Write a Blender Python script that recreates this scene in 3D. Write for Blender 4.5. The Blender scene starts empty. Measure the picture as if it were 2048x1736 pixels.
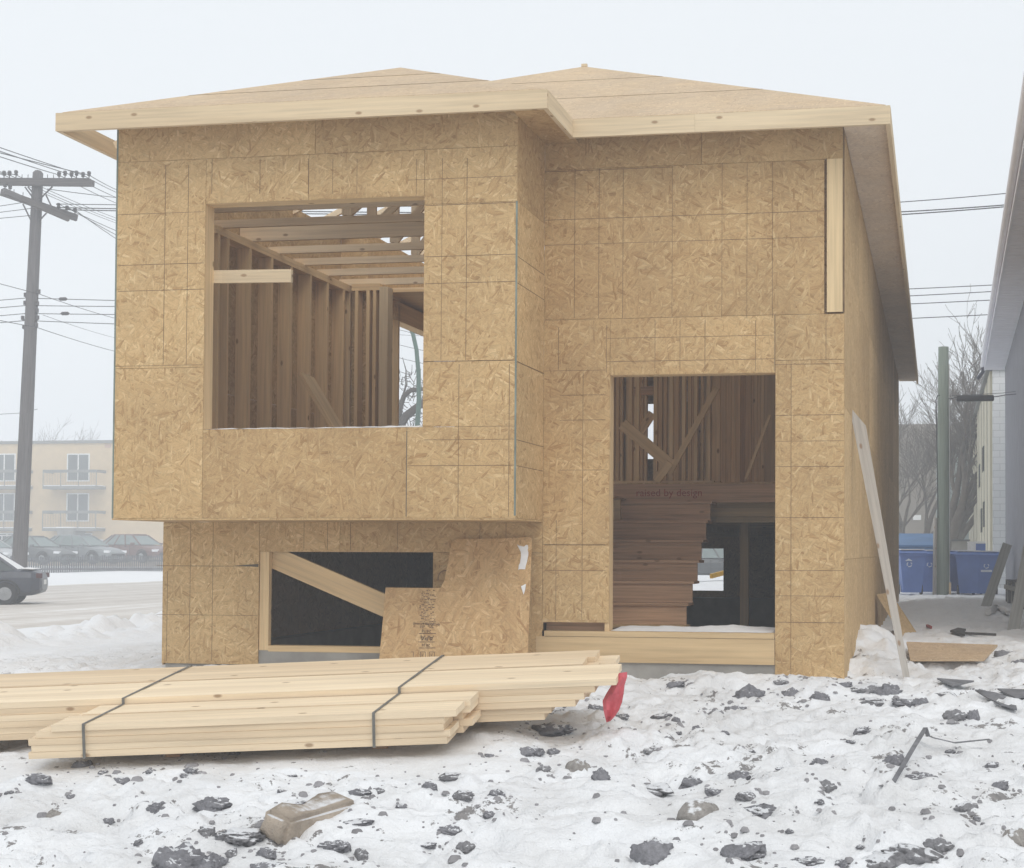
import bpy, math, random
import numpy as np
from mathutils import Vector, Matrix
R_ = math.radians
sc = bpy.context.scene
col = sc.collection
random.seed(7)

# ------------------------------------------------------------------ camera
FPX, PPX, PPY, YAW, PIT, ROL = 3020.447, 1361.385, 1016.982, 0.1678, 0.0283, 0.0035
W_, H_ = 2048.0, 1736.0
CZ = 1.5
_fw = np.array([-math.sin(YAW)*math.cos(PIT), math.cos(YAW)*math.cos(PIT), math.sin(PIT)])
_r0 = np.array([math.cos(YAW), math.sin(YAW), 0.0])
_u0 = np.cross(_r0, _fw)
_r = _r0*math.cos(ROL)+_u0*math.sin(ROL)
_u = -_r0*math.sin(ROL)+_u0*math.cos(ROL)
cd = bpy.data.cameras.new('camera')
cam = bpy.data.objects.new('camera', cd)
col.objects.link(cam)
cam.matrix_world = Matrix(((_r[0], _u[0], -_fw[0], 0), (_r[1], _u[1], -_fw[1], 0), (_r[2], _u[2], -_fw[2], CZ), (0, 0, 0, 1)))
cd.sensor_fit = 'HORIZONTAL'
cd.sensor_width = 36
cd.lens = FPX/W_*36
cd.shift_x = (W_/2-PPX)/W_
cd.shift_y = (PPY-H_/2)/W_
cd.clip_start = 0.1
cd.clip_end = 3000
sc.camera = cam

# ------------------------------------------------------------------ sky, sun, exposure
world = bpy.data.worlds.new("World")
sc.world = world
world.use_nodes = True
nt = world.node_tree
nt.nodes.clear()
SUN_EL, SUN_AZ = R_(48), R_(152)      # azimuth: from +Y clockwise; the light comes from behind the camera
sky = nt.nodes.new('ShaderNodeTexSky')
sky.sky_type = 'NISHITA'
sky.sun_disc = False
sky.sun_elevation = SUN_EL
sky.sun_rotation = SUN_AZ
sky.dust_density = 4.0
hs = nt.nodes.new('ShaderNodeHueSaturation')
hs.inputs['Saturation'].default_value = 0.3
sc1 = nt.nodes.new('ShaderNodeVectorMath'); sc1.operation = 'SCALE'; sc1.inputs['Scale'].default_value = 0.08
mixw = nt.nodes.new('ShaderNodeMix'); mixw.data_type = 'RGBA'
mixw.inputs[0].default_value = 0.85          # a closed layer of cloud over the clear sky
mixw.inputs[7].default_value = (0.825, 0.865, 0.90, 1)
bg = nt.nodes.new('ShaderNodeBackground')
out = nt.nodes.new('ShaderNodeOutputWorld')
L = nt.links.new
L(sky.outputs[0], hs.inputs['Color'])
L(hs.outputs[0], sc1.inputs[0])
L(sc1.outputs[0], mixw.inputs[6])
L(mixw.outputs[2], bg.inputs[0])
L(bg.outputs[0], out.inputs[0])
bg.inputs[1].default_value = 1.0
sl = bpy.data.lights.new('sun', 'SUN')
sl.energy = 0.9
sl.angle = R_(40)
sl.color = (1.0, 0.95, 0.88)
so = bpy.data.objects.new('sun', sl)
col.objects.link(so)
_sd = Vector((math.sin(SUN_AZ)*math.cos(SUN_EL), math.cos(SUN_AZ)*math.cos(SUN_EL), math.sin(SUN_EL)))
so.rotation_euler = _sd.to_track_quat('Z', 'Y').to_euler()
so.location = (0, 0, 40)
sc.view_settings.view_transform = 'Standard'
sc.view_settings.look = 'None'
sc.view_settings.gamma = 1
sc.view_settings.exposure = 0.26
sc.render.engine = 'CYCLES'
sc.cycles.use_denoising = True
sc.cycles.max_bounces = 10
sc.cycles.diffuse_bounces = 7
sc.cycles.volume_bounces = 3
sc.cycles.volume_step_rate = 5
sc.cycles.caustics_reflective = False
sc.cycles.caustics_refractive = False

# ------------------------------------------------------------------ helpers
def ray(x, y):
    a, b = (x-PPX)/FPX, -(y-PPY)/FPX
    return a*_r+b*_u+_fw
def at(x, y, Y):
    """world point that the photograph shows at pixel (x, y), at depth Y"""
    d = ray(x, y); d = d*(Y/d[1]); return Vector((d[0], d[1], d[2]+CZ))
def atz(x, y, z):
    d = ray(x, y); d = d*((z-CZ)/d[2]); return Vector((d[0], d[1], z))
def atx(x, y, X):
    d = ray(x, y); d = d*(X/d[0]); return Vector((d[0], d[1], d[2]+CZ))

def tag(o, label=None, cat=None, group=None, kind=None):
    if label: o['label'] = label
    if cat: o['category'] = cat
    if group: o['group'] = group
    if kind: o['kind'] = kind
    return o
def thing(name, label, cat, loc=(0, 0, 0), rz=0.0, group=None):
    o = bpy.data.objects.new(name, None)
    o.empty_display_size = 0.2
    col.objects.link(o)
    o.location = loc
    o.rotation_euler = (0, 0, rz)
    return tag(o, label, cat, group)

class MB:
    """collects quads and tubes with UVs in metres, builds one mesh object"""
    def __init__(s):
        s.v = []; s.f = []; s.uv = []; s.mi = []; s.sm = []
    def face(s, pts, uvs, mi=0, smooth=False):
        n = len(s.v); s.v += [tuple(p) for p in pts]; s.f.append(tuple(range(n, n+len(pts)))); s.uv += list(uvs); s.mi.append(mi); s.sm.append(smooth)
    def box(s, c, size, M=None, mi=0, off=None, grain=None, taper=None, rot90=False):
        """box with centre c and full size; grain = axis index laid along u (default: the longest)"""
        c = Vector(c); hx = [a/2 for a in size]
        if off is None: off = (random.uniform(0, 40), random.uniform(0, 40))
        g = grain if grain is not None else max(range(3), key=lambda i: size[i])
        for ax in range(3):
            o = [i for i in range(3) if i != ax]
            if g in o: ua, va = g, [i for i in o if i != g][0]
            else: ua, va = o
            for sg in (-1, 1):
                q = []
                for a, b in ((-1, -1), (1, -1), (1, 1), (-1, 1)):
                    p = [0, 0, 0]; p[ax] = sg*hx[ax]; p[o[0]] = a*hx[o[0]]; p[o[1]] = b*hx[o[1]]
                    q.append(p)
                par = 1 if ax != 1 else -1
                if sg*par < 0: q.reverse()
                uv = [((p[va], p[ua]) if rot90 else (p[ua], p[va])) for p in q]
                uv = [(u+off[0]+ax*1.37, v+off[1]+sg*.61) for u, v in uv]
                if taper:
                    q = [[p[0]*(taper if p[2] > 0 else 1), p[1]*(taper if p[2] > 0 else 1), p[2]] for p in q]
                if M is not None: q = [c + (M @ Vector(p)) for p in q]
                else: q = [c+Vector(p) for p in q]
                s.face(q, uv, mi)
        return s
    def bb(s, x0, x1, y0, y1, z0, z1, **k):
        return s.box(((x0+x1)/2, (y0+y1)/2, (z0+z1)/2), (abs(x1-x0), abs(y1-y0), abs(z1-z0)), **k)
    def beam(s, a, b, w, h, up=(0, 0, 1), mi=0, off=None):
        """board from a to b, w across, h along up"""
        a = Vector(a); b = Vector(b); d = (b-a); ln = d.length; d.normalize()
        upv = Vector(up); sd = d.cross(upv); sd.normalize(); u2 = sd.cross(d)
        M = Matrix((d, sd, u2)).transposed()
        return s.box((a+b)/2, (ln, w, h), M, mi, off, grain=0)
    def tube(s, pts, rad, n=8, mi=0, cap=True, smooth=True):
        pts = [Vector(p) for p in pts]
        if not isinstance(rad, (list, tuple)): rad = [rad]*len(pts)
        rings = []; ref = None; L0 = 0; ls = []
        for i, p in enumerate(pts):
            d = (pts[min(i+1, len(pts)-1)]-pts[max(i-1, 0)])
            if d.length < 1e-9: d = Vector((0, 0, 1))
            d.normalize()
            if ref is None: ref = Vector((1, 0, 0)) if abs(d.x) < .8 else Vector((0, 1, 0))
            a = ref-d*ref.dot(d)
            if a.length < 1e-6: a = d.orthogonal()
            a.normalize(); b = d.cross(a); ref = a
            rings.append([p+(a*math.cos(t)+b*math.sin(t))*rad[i] for t in [2*math.pi*k/n for k in range(n)]])
            if i: L0 += (p-pts[i-1]).length
            ls.append(L0)
        base = len(s.v)
        for r in rings: s.v += [tuple(q) for q in r]
        for i in range(len(pts)-1):
            for k in range(n):
                k2 = (k+1) % n
                s.f.append((base+i*n+k, base+i*n+k2, base+(i+1)*n+k2, base+(i+1)*n+k))
                c = 2*math.pi*max(rad[i], .01)
                s.uv += [(ls[i], c*k/n), (ls[i], c*(k+1)/n), (ls[i+1], c*(k+1)/n), (ls[i+1], c*k/n)]
                s.mi.append(mi); s.sm.append(smooth)
        if cap:
            for r, rev in ((rings[0], True), (rings[-1], False)):
                q = list(reversed(r)) if rev else r
                s.face(q, [(p.x, p.y) for p in q], mi)
        return s
    def prism(s, poly, vec, mi=0, uvf=None):
        """closed polygon swept by vec"""
        poly = [Vector(p) for p in poly]; vec = Vector(vec); top = [p+vec for p in poly]
        nrm = Vector((0, 0, 0))
        for i in range(len(poly)): nrm += poly[i].cross(poly[(i+1) % len(poly)])
        if uvf is None:
            n = nrm.normalized(); a = n.orthogonal().normalized()
            h = Vector((1, 0, 0)) - n*n.x
            if h.length > .3: a = h.normalized()
            b = n.cross(a); ox, oy = random.uniform(0, 40), random.uniform(0, 40)
            uvf = lambda p: (p.dot(a)+ox, p.dot(b)+oy)
        if nrm.dot(vec) > 0: lo, hi = list(reversed(poly)), top
        else: lo, hi = poly, list(reversed(top))
        s.face(lo, [uvf(p) for p in lo], mi); s.face(hi, [uvf(p) for p in hi], mi)
        for i in range(len(poly)):
            j = (i+1) % len(poly)
            q = [poly[i], poly[j], top[j], top[i]]
            if nrm.dot(vec) < 0: q.reverse()
            l = (poly[j]-poly[i]).length; h = vec.length
            s.face(q, [(0, 0), (l, 0), (l, h), (0, h)], mi)
        return s
    def build(s, name, mats, parent=None, weld=False):
        me = bpy.data.meshes.new(name)
        me.from_pydata(s.v, [], s.f)
        uvl = me.uv_layers.new(name='UVMap')
        uvl.data.foreach_set('uv', np.array(s.uv, dtype=np.float32).ravel())
        if not isinstance(mats, (list, tuple)): mats = [mats]
        for m in mats: me.materials.append(m)
        me.polygons.foreach_set('material_index', s.mi)
        me.polygons.foreach_set('use_smooth', s.sm)
        me.update()
        o = bpy.data.objects.new(name, me)
        col.objects.link(o)
        if parent is not None: o.parent = parent
        return o

def world_build(mb, name, mats, parent):
    """build with the mesh's coordinates given in world space under a parent Empty that has been moved"""
    o = mb.build(name, mats, parent)
    if parent is not None:
        Mx = Matrix.Translation(parent.location) @ parent.rotation_euler.to_matrix().to_4x4()
        o.matrix_parent_inverse = Mx.inverted()
    return o
def children(o): return [c for c in bpy.data.objects if c.parent == o]
def copy_tree(o, parent=None):
    c = o.copy(); col.objects.link(c)
    if parent is not None: c.parent = parent
    for ch in children(o): copy_tree(ch, c)
    return c

# ------------------------------------------------------------------ materials
def mat(name):
    m = bpy.data.materials.new(name); m.use_nodes = True
    t = m.node_tree; b = t.nodes['Principled BSDF']
    b.inputs['Roughness'].default_value = .8
    b.inputs['Specular IOR Level'].default_value = .25
    return m, t, b
def N(t, ty, **k):
    n = t.nodes.new(ty)
    for a, v in k.items(): setattr(n, a, v)
    return n
def ramp(t, fac, stops, interp='LINEAR'):
    r = N(t, 'ShaderNodeValToRGB'); e = r.color_ramp.elements; r.color_ramp.interpolation = interp
    while len(e) < len(stops): e.new(.5)
    for i, (p, c) in enumerate(stops):
        e[i].position = p; e[i].color = (c[0], c[1], c[2], 1) if not isinstance(c, (int, float)) else (c, c, c, 1)
    t.links.new(fac, r.inputs[0]); return r.outputs[0]
def mixc(t, fac, a, b, bt='MIX'):
    m = N(t, 'ShaderNodeMix', data_type='RGBA', blend_type=bt)
    for v, i in ((fac, 0), (a, 6), (b, 7)):
        if hasattr(v, 'links'): t.links.new(v, m.inputs[i])
        elif isinstance(v, (int, float)): m.inputs[i].default_value = v if i == 0 else (v, v, v, 1)
        else: m.inputs[i].default_value = (v[0], v[1], v[2], 1)
    return m.outputs[2]
def mth(t, op, a, b=None):
    m = N(t, 'ShaderNodeMath', operation=op)
    for v, i in ((a, 0), (b, 1)):
        if v is None: continue
        if hasattr(v, 'links'): t.links.new(v, m.inputs[i])
        else: m.inputs[i].default_value = v
    return m.outputs[0]
def noise(t, vec, scale, detail=4, rough=.55, dim='3D'):
    n = N(t, 'ShaderNodeTexNoise', noise_dimensions=dim)
    n.inputs['Scale'].default_value = scale; n.inputs['Detail'].default_value = detail; n.inputs['Roughness'].default_value = rough
    if vec is not None: t.links.new(vec, n.inputs['Vector'])
    return n.outputs['Fac']
def mapping(t, vec, scale=(1, 1, 1), rot=0.0, loc=(0, 0, 0)):
    m = N(t, 'ShaderNodeMapping', vector_type='TEXTURE' if False else 'POINT')
    m.inputs['Scale'].default_value = scale; m.inputs['Rotation'].default_value = (0, 0, rot); m.inputs['Location'].default_value = loc
    t.links.new(vec, m.inputs['Vector']); return m.outputs[0]
def bump(t, b, h, dist=.01, strength=.5):
    n = N(t, 'ShaderNodeBump'); n.inputs['Distance'].default_value = dist; n.inputs['Strength'].default_value = strength
    t.links.new(h, n.inputs['Height']); t.links.new(n.outputs[0], b.inputs['Normal'])

def plain(name, c, rough=.8, var=.15, scale=3.0, metal=0.0, spec=.25, bumpd=0):
    m, t, b = mat(name)
    g = N(t, 'ShaderNodeTexCoord').outputs['Object']
    n = noise(t, g, scale, 5)
    lo = [a*(1-var) for a in c]; hi = [min(1, a*(1+var)) for a in c]
    t.links.new(ramp(t, n, [(.3, lo), (.7, hi)]), b.inputs['Base Color'])
    b.inputs['Roughness'].default_value = rough; b.inputs['Metallic'].default_value = metal; b.inputs['Specular IOR Level'].default_value = spec
    if bumpd: bump(t, b, n, bumpd)
    return m

def osb(name, tint=(1, 1, 1), vert=False, fl=1.0, frost=0):
    """oriented strand board: overlapping layers of long wood flakes"""
    m, t, b = mat(name)
    uv = N(t, 'ShaderNodeUVMap').outputs[0]
    wob = N(t, 'ShaderNodeTexNoise', noise_dimensions='2D'); wob.inputs['Scale'].default_value = 7; wob.inputs['Detail'].default_value = 2
    t.links.new(uv, wob.inputs['Vector'])
    wv = N(t, 'ShaderNodeVectorMath', operation='SUBTRACT'); t.links.new(wob.outputs['Color'], wv.inputs[0]); wv.inputs[1].default_value = (.5, .5, .5)
    ws = N(t, 'ShaderNodeVectorMath', operation='SCALE'); ws.inputs['Scale'].default_value = .016; t.links.new(wv.outputs[0], ws.inputs[0])
    wa = N(t, 'ShaderNodeVectorMath', operation='ADD'); t.links.new(uv, wa.inputs[0]); t.links.new(ws.outputs[0], wa.inputs[1])
    w2 = N(t, 'ShaderNodeTexNoise', noise_dimensions='2D'); w2.inputs['Scale'].default_value = 1.9; w2.inputs['Detail'].default_value = 1
    t.links.new(uv, w2.inputs['Vector'])
    w2s = N(t, 'ShaderNodeVectorMath', operation='SUBTRACT'); t.links.new(w2.outputs['Color'], w2s.inputs[0]); w2s.inputs[1].default_value = (.5, .5, .5)
    w2m = N(t, 'ShaderNodeVectorMath', operation='SCALE'); w2m.inputs['Scale'].default_value = .085; t.links.new(w2s.outputs[0], w2m.inputs[0])
    wb2 = N(t, 'ShaderNodeVectorMath', operation='ADD'); t.links.new(wa.outputs[0], wb2.inputs[0]); t.links.new(w2m.outputs[0], wb2.inputs[1])
    p = wb2.outputs[0]
    base = 90 if vert else 0
    cur = None; hgt = None
    stops = [(0, (.38, .25, .135)), (.06, (.45, .315, .18)), (.25, (.50, .362, .217)), (.6, (.53, .392, .237)), (.9, (.555, .42, .26)), (1, (.63, .50, .33))]
    for i, (ang, ln, wd, thr) in enumerate(((4, .13, .030, 0), (-31, .11, .024, .5), (57, .09, .022, .66), (-76, .085, .020, .72), (-9, .14, .022, .55), (27, .10, .016, .62), (-52, .08, .013, .76), (86, .06, .012, .84))):
        mv = mapping(t, p, (1/(ln*fl), 1/(wd*fl), 1), R_(0), (i*3.7, i*1.3, 0))
        rv = mapping(t, p, (1, 1, 1), R_(base+ang))
        mm = N(t, 'ShaderNodeMapping'); mm.inputs['Scale'].default_value = (1/(ln*fl), 1/(wd*fl), 1); mm.inputs['Location'].default_value = (i*3.7, i*1.3, 0)
        t.links.new(rv, mm.inputs['Vector'])
        vo = N(t, 'ShaderNodeTexVoronoi', voronoi_dimensions='2D', feature='F1'); vo.inputs['Scale'].default_value = 1
        t.links.new(mm.outputs[0], vo.inputs['Vector'])
        sp = N(t, 'ShaderNodeSeparateColor'); t.links.new(vo.outputs['Color'], sp.inputs[0])
        # grain inside the flake
        gm = N(t, 'ShaderNodeMapping'); gm.inputs['Scale'].default_value = (8, 150, 1); t.links.new(rv, gm.inputs['Vector'])
        gr = noise(t, gm.outputs[0], 1.0, 2, .5, '2D')
        val = mth(t, 'ADD', sp.outputs[0], mth(t, 'MULTIPLY', mth(t, 'SUBTRACT', gr, .5), .55))
        c = ramp(t, val, stops)
        # darker rim of each flake
        rim = ramp(t, vo.outputs['Distance'], [(.40, 1.0), (.68, .86)])
        c = mixc(t, 1.0, c, rim, 'MULTIPLY')
        if cur is None: cur, hgt = c, sp.outputs[0]
        else:
            k = mth(t, 'GREATER_THAN', sp.outputs[1], thr)
            cur = mixc(t, k, cur, c)
            hh = N(t, 'ShaderNodeMix'); t.links.new(k, hh.inputs[0]); t.links.new(hgt, hh.inputs[2]); t.links.new(sp.outputs[2], hh.inputs[3]); hgt = hh.outputs[0]
    # each sheet slightly different, soft blotches
    big = noise(t, p, 1.1, 4, .6, '2D')
    cur = mixc(t, 1.0, cur, ramp(t, big, [(.25, (.86, .85, .84)), (.75, (1.10, 1.10, 1.09))]), 'MULTIPLY')
    fl_ = N(t, 'ShaderNodeVectorMath', operation='FLOOR'); dv = N(t, 'ShaderNodeVectorMath', operation='SCALE'); dv.inputs['Scale'].default_value = 1/25.
    t.links.new(uv, dv.inputs[0]); t.links.new(dv.outputs[0], fl_.inputs[0])
    wn = N(t, 'ShaderNodeTexWhiteNoise', noise_dimensions='2D'); t.links.new(fl_.outputs[0], wn.inputs['Vector'])
    cur = mixc(t, 1.0, cur, ramp(t, wn.outputs['Value'], [(0, (.88, .85, .80)), (1, (1.09, 1.09, 1.06))]), 'MULTIPLY')
    fine = noise(t, mapping(t, uv, (60, 150, 1)), 1.0, 4, .7, '2D')
    cur = mixc(t, 1.0, cur, ramp(t, fine, [(.25, (.86, .85, .83)), (.75, (1.12, 1.12, 1.13))]), 'MULTIPLY')
    cur = mixc(t, 1.0, cur, tint, 'MULTIPLY')
    if frost: cur = mixc(t, mth(t, 'MULTIPLY', ramp(t, noise(t, uv, 3.0, 5, .6, '2D'), [(.25, .7), (.7, 1.0)]), frost), cur, (.80, .78, .77))
    t.links.new(cur, b.inputs['Base Color'])
    b.inputs['Roughness'].default_value = .75
    bump(t, b, hgt, .002, .6)
    return m

def lumber(name, c, var=.18, knots=True, rough=.75):
    m, t, b = mat(name)
    uv = N(t, 'ShaderNodeUVMap').outputs[0]
    g = noise(t, mapping(t, uv, (1.2, 38, 1)), 1.0, 5, .6, '2D')
    g2 = noise(t, mapping(t, uv, (.35, 6, 1)), 1.0, 3, .5, '2D')
    lo = [a*(1-var*1.3) for a in c]; hi = [min(.95, a*(1+var)) for a in c]
    cc = ramp(t, g, [(.28, lo), (.5, c), (.75, hi)])
    cc = mixc(t, 1.0, cc, ramp(t, g2, [(.3, (.9, .87, .84)), (.7, (1.05, 1.04, 1.03))]), 'MULTIPLY')
    # board-to-board tint by UV cell
    fl_ = N(t, 'ShaderNodeVectorMath', operation='FLOOR'); dv = N(t, 'ShaderNodeVectorMath', operation='SCALE'); dv.inputs['Scale'].default_value = 1/7.
    t.links.new(uv, dv.inputs[0]); t.links.new(dv.outputs[0], fl_.inputs[0])
    wn = N(t, 'ShaderNodeTexWhiteNoise', noise_dimensions='2D'); t.links.new(fl_.outputs[0], wn.inputs['Vector'])
    cc = mixc(t, 1.0, cc, ramp(t, wn.outputs['Value'], [(0, (.92, .88, .84)), (1, (1.06, 1.06, 1.06))]), 'MULTIPLY')
    if knots:
        vo = N(t, 'ShaderNodeTexVoronoi', voronoi_dimensions='2D'); vo.inputs['Scale'].default_value = 1.0
        t.links.new(mapping(t, uv, (2.2, 4.6, 1)), vo.inputs['Vector'])
        sp = N(t, 'ShaderNodeSeparateColor'); t.links.new(vo.outputs['Color'], sp.inputs[0])
        k = mth(t, 'MULTIPLY', mth(t, 'GREATER_THAN', sp.outputs[0], .5), ramp(t, vo.outputs['Distance'], [(.035, 1), (.075, 0)]))
        cc = mixc(t, mth(t, 'MULTIPLY', k, .75), cc, (.26, .15, .075))
    t.links.new(cc, b.inputs['Base Color'])
    b.inputs['Roughness'].default_value = rough
    bump(t, b, g, .001, .3)
    return m

M = {}
M['osb'] = osb('osb', (1.05, .985, .845), fl=1.15)
M['osb_roof'] = osb('osb_roof', (1.03, .98, .86), frost=.2)
M['osb_grey'] = osb('osb_grey', (1.0, 1.0, 1.05), frost=.3)
M['osb_loose'] = osb('osb_loose', (1.05, .95, .82), vert=True, fl=1.3)
M['pine'] = lumber('pine_stud', (.74, .56, .325), .11)
M['fresh'] = lumber('fresh_lumber', (.78, .655, .475), .09)
M['fascia'] = lumber('fascia_lumber', (.66, .545, .375), .10)
M['lvl'] = lumber('laminated_beam', (.62, .475, .28), .10, knots=False)
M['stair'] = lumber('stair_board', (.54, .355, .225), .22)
M['weath'] = lumber('weathered_board', (.44, .425, .40), .14)
M['line'] = plain('pencil_line', (.185, .12, .066), .9, .4, 9)
M['gap'] = plain('sheet_joint', (.14, .12, .09), .9, .3, 9)
M['seal'] = plain('green_edge_seal', (.20, .235, .205), .8, .25, 6)
M['conc'] = plain('concrete', (.31, .295, .27), .9, .2, 4, bumpd=.004)
M['stamp'] = plain('stamp_ink', (.13, .085, .055), .9, .35, 25)
M['red_ink'] = plain('red_ink', (.30, .045, .035), .9, .3, 25)
M['strap'] = plain('strap_band', (.16, .155, .14), .6, .2, 8)
M['cloth'] = plain('red_cloth', (.56, .115, .135), .8, .18, 12, bumpd=.004)
M['white'] = plain('frost_white', (.80, .80, .80), .8, .06, 12)

# ------------------------------------------------------------------ ground: heights
_rng = np.random.RandomState(3)
_tab = _rng.rand(256, 256).astype(np.float64)
def vnoise(x, y, s, seed=0):
    x = np.asarray(x, float)*s+seed*17.3; y = np.asarray(y, float)*s+seed*9.7
    xi = np.floor(x).astype(int); yi = np.floor(y).astype(int); fx = x-xi; fy = y-yi
    fx = fx*fx*fx*(fx*(fx*6-15)+10); fy = fy*fy*fy*(fy*(fy*6-15)+10)
    g = lambda i, j: _tab[i & 255, j & 255]
    return (g(xi, yi)*(1-fx)+g(xi+1, yi)*fx)*(1-fy)+(g(xi, yi+1)*(1-fx)+g(xi+1, yi+1)*fx)*fy-.5
def sstep(a, b, x):
    t = np.clip((np.asarray(x, float)-a)/(b-a), 0, 1); return t*t*(3-2*t)
def bumpf(x, y, cx, cy, rx, ry): return np.exp(-(((x-cx)/rx)**2+((y-cy)/ry)**2))
HX0, HX1 = -6.62, -0.73          # house walls, outer faces
YF, YG, YR = 11.35, 12.18, 30.05 # overhanging front, entry front, rear
def ground(x, y):
    x = np.asarray(x, float); y = np.asarray(y, float)
    b = np.interp(y, [-30, 5.2, 6.4, 7.4, 8.4, 10, 12.2, 14, 34, 60, 400], [0, .0, .075, .165, .245, .345, .49, .50, .50, .36, .34])
    b = b + .018*np.clip(x+3, -4, 4)*sstep(5, 7, y)*(1-sstep(10, 13, y))
    lft = sstep(-7.2, -10.5, x)            # falls towards the side street
    b = b - lft*sstep(9, 14, y)*.14
    # ploughed ridge along the street side
    rg = np.exp(-((x+10.6+.35*vnoise(y, y*0, .35, 2))/.55)**2)*sstep(10, 13, y)*(1-sstep(40, 46, y))
    b = b + rg*(.13+.24*vnoise(x, y, 1.3, 5)+.30*vnoise(x, y, 2.9, 6)+.22*np.abs(vnoise(x, y, 6.1, 9)))
    # street is packed a little lower
    st = sstep(-12.9, -14.0, x)*(1-sstep(-33.8, -35, x))*sstep(-8, -4, y)
    b = b*(1-st)+st*.10
    # bank beyond the street
    bk = sstep(-33.5, -36.5, x)*(1-sstep(-44, -50, x))
    b = b + bk*(.10+.14*vnoise(x, y, .45, 8))
    # pressed snow under the lumber bundle
    ub = (x+4.92)*.9945+(y-8.15)*.1045; vb = -(x+4.92)*.1045+(y-8.15)*.9945
    wb_ = sstep(-1.2, -.5, ub)*(1-sstep(2.2, 2.9, ub))*sstep(-.30, .02, vb)*(1-sstep(1.3, 1.8, vb))
    b = b*(1-wb_)+wb_*(.477-.2-.082+.049*ub+.115*vb)
    # drift against the side wall and heap in the passage
    b = b + .30*bumpf(x, y, -.68, 14.9, .36, 1.5) + .16*bumpf(x, y, .55, 27, 1.2, 5.0)
    b = b - .17*bumpf(x, y, .12, 13.75, .42, .26)
    b = b + .05*bumpf(x, y, -2.1, 11.85, .8, .25) + .07*bumpf(x, y, -.85, 11.8, .7, .35)
    near = 1-sstep(13.5, 17, y)
    near = np.maximum(near, .42*sstep(-1.2, -.6, x)*(1-sstep(34, 42, y))*(1-sstep(3, 6, x)))
    rough = (.25+.75*near)*(1-st*.8)
    sm = 1-.5*sstep(-7.5, -9, x)
    h = (.085*vnoise(x, y, .75, 1)+.05*vnoise(x, y, 1.9, 2)*sm)*(1-.8*wb_); sm = sm*(1-.75*wb_)
    n3 = vnoise(x, y, 4.3, 3); n4 = vnoise(x, y, 9.5, 4); n5 = vnoise(x, y, 21, 7); n6 = vnoise(x, y, 44, 11)
    lump = np.clip(vnoise(x, y, 2.6, 12)+.08, 0, 1)
    rdg = np.abs(vnoise(x+.3*n3, y, 3.3, 14))
    h = h + (.075*n3+.055*n4*(.5+2.4*lump)+.030*n5*(.5+2.2*lump)+.013*n6-.10*np.clip(.10-rdg, 0, 1)*3)*sm
    return b + h*rough
def gz(x, y): return float(ground(np.array([x]), np.array([y]))[0])
def atg(px, py):
    """the ground point seen at a pixel"""
    z = .3
    for _ in range(25):
        p = atz(px, py, z); z = .6*z+.4*gz(p.x, p.y)
    p = atz(px, py, z); return Vector((p.x, p.y, gz(p.x, p.y)))

# ------------------------------------------------------------------ snow, street
def snow_mat():
    m, t, b = mat('snow')
    g = N(t, 'ShaderNodeNewGeometry'); pos = g.outputs['Position']
    n1 = noise(t, pos, 3.0, 6, .62); n2 = noise(t, pos, 17, 5, .65); n3 = noise(t, pos, 70, 3, .6)
    c = ramp(t, n1, [(.25, (.79, .80, .82)), (.75, (.85, .855, .865))])
    # soil showing through where the snow is thin: patches with crisp ragged edges, only on the worked ground
    sep = N(t, 'ShaderNodeSeparateXYZ'); t.links.new(pos, sep.inputs[0])
    yard = mth(t, 'MULTIPLY', ramp(t, mth(t, 'MULTIPLY', sep.outputs[1], 1/40.), [(.36, 1), (.41, .15)]), ramp(t, mth(t, 'ADD', mth(t, 'MULTIPLY', sep.outputs[0], 1/20.), .5), [(.03, .0), (.16, 1)]))
    mx = mth(t, 'ADD', mth(t, 'MULTIPLY', noise(t, pos, 2.1, 3, .5), .45), mth(t, 'MULTIPLY', noise(t, pos, 11, 6, .7), .62))
    msk = ramp(t, mx, [(.628, 0), (.645, 1)])
    msk = mth(t, 'MULTIPLY', msk, yard)
    dirt = ramp(t, n2, [(.3, (.14, .132, .13)), (.7, (.27, .25, .24))])
    # greyish trampled snow
    tr = mth(t, 'MULTIPLY', ramp(t, noise(t, pos, 1.3, 5, .65), [(.42, 0), (.66, .6)]), yard)
    c = mixc(t, tr, c, (.60, .59, .58))
    c = mixc(t, mth(t, 'MULTIPLY', msk, .93), c, dirt)
    t.links.new(c, b.inputs['Base Color'])
    b.inputs['Roughness'].default_value = .85
    h = mth(t, 'ADD', mth(t, 'MULTIPLY', n2, .6), mth(t, 'MULTIPLY', n3, .35))
    bump(t, b, h, .035, .8)
    return m
M['snow'] = snow_mat()
def road_mat():
    m, t, b = mat('packed_snow_street')
    pos = N(t, 'ShaderNodeNewGeometry').outputs['Position']
    st = noise(t, mapping(t, pos, (1.1, .05, 1)), 1.0, 6, .65)
    n = noise(t, pos, 2.0, 6, .65)
    c = ramp(t, mth(t, 'ADD', mth(t, 'MULTIPLY', st, .65), mth(t, 'MULTIPLY', n, .35)), [(.38, (.48, .435, .39)), (.52, (.60, .56, .515)), (.64, (.74, .72, .70))])
    t.links.new(c, b.inputs['Base Color']); b.inputs['Roughness'].default_value = .7
    bump(t, b, n, .02, .4)
    return m
M['road'] = road_mat()

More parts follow.
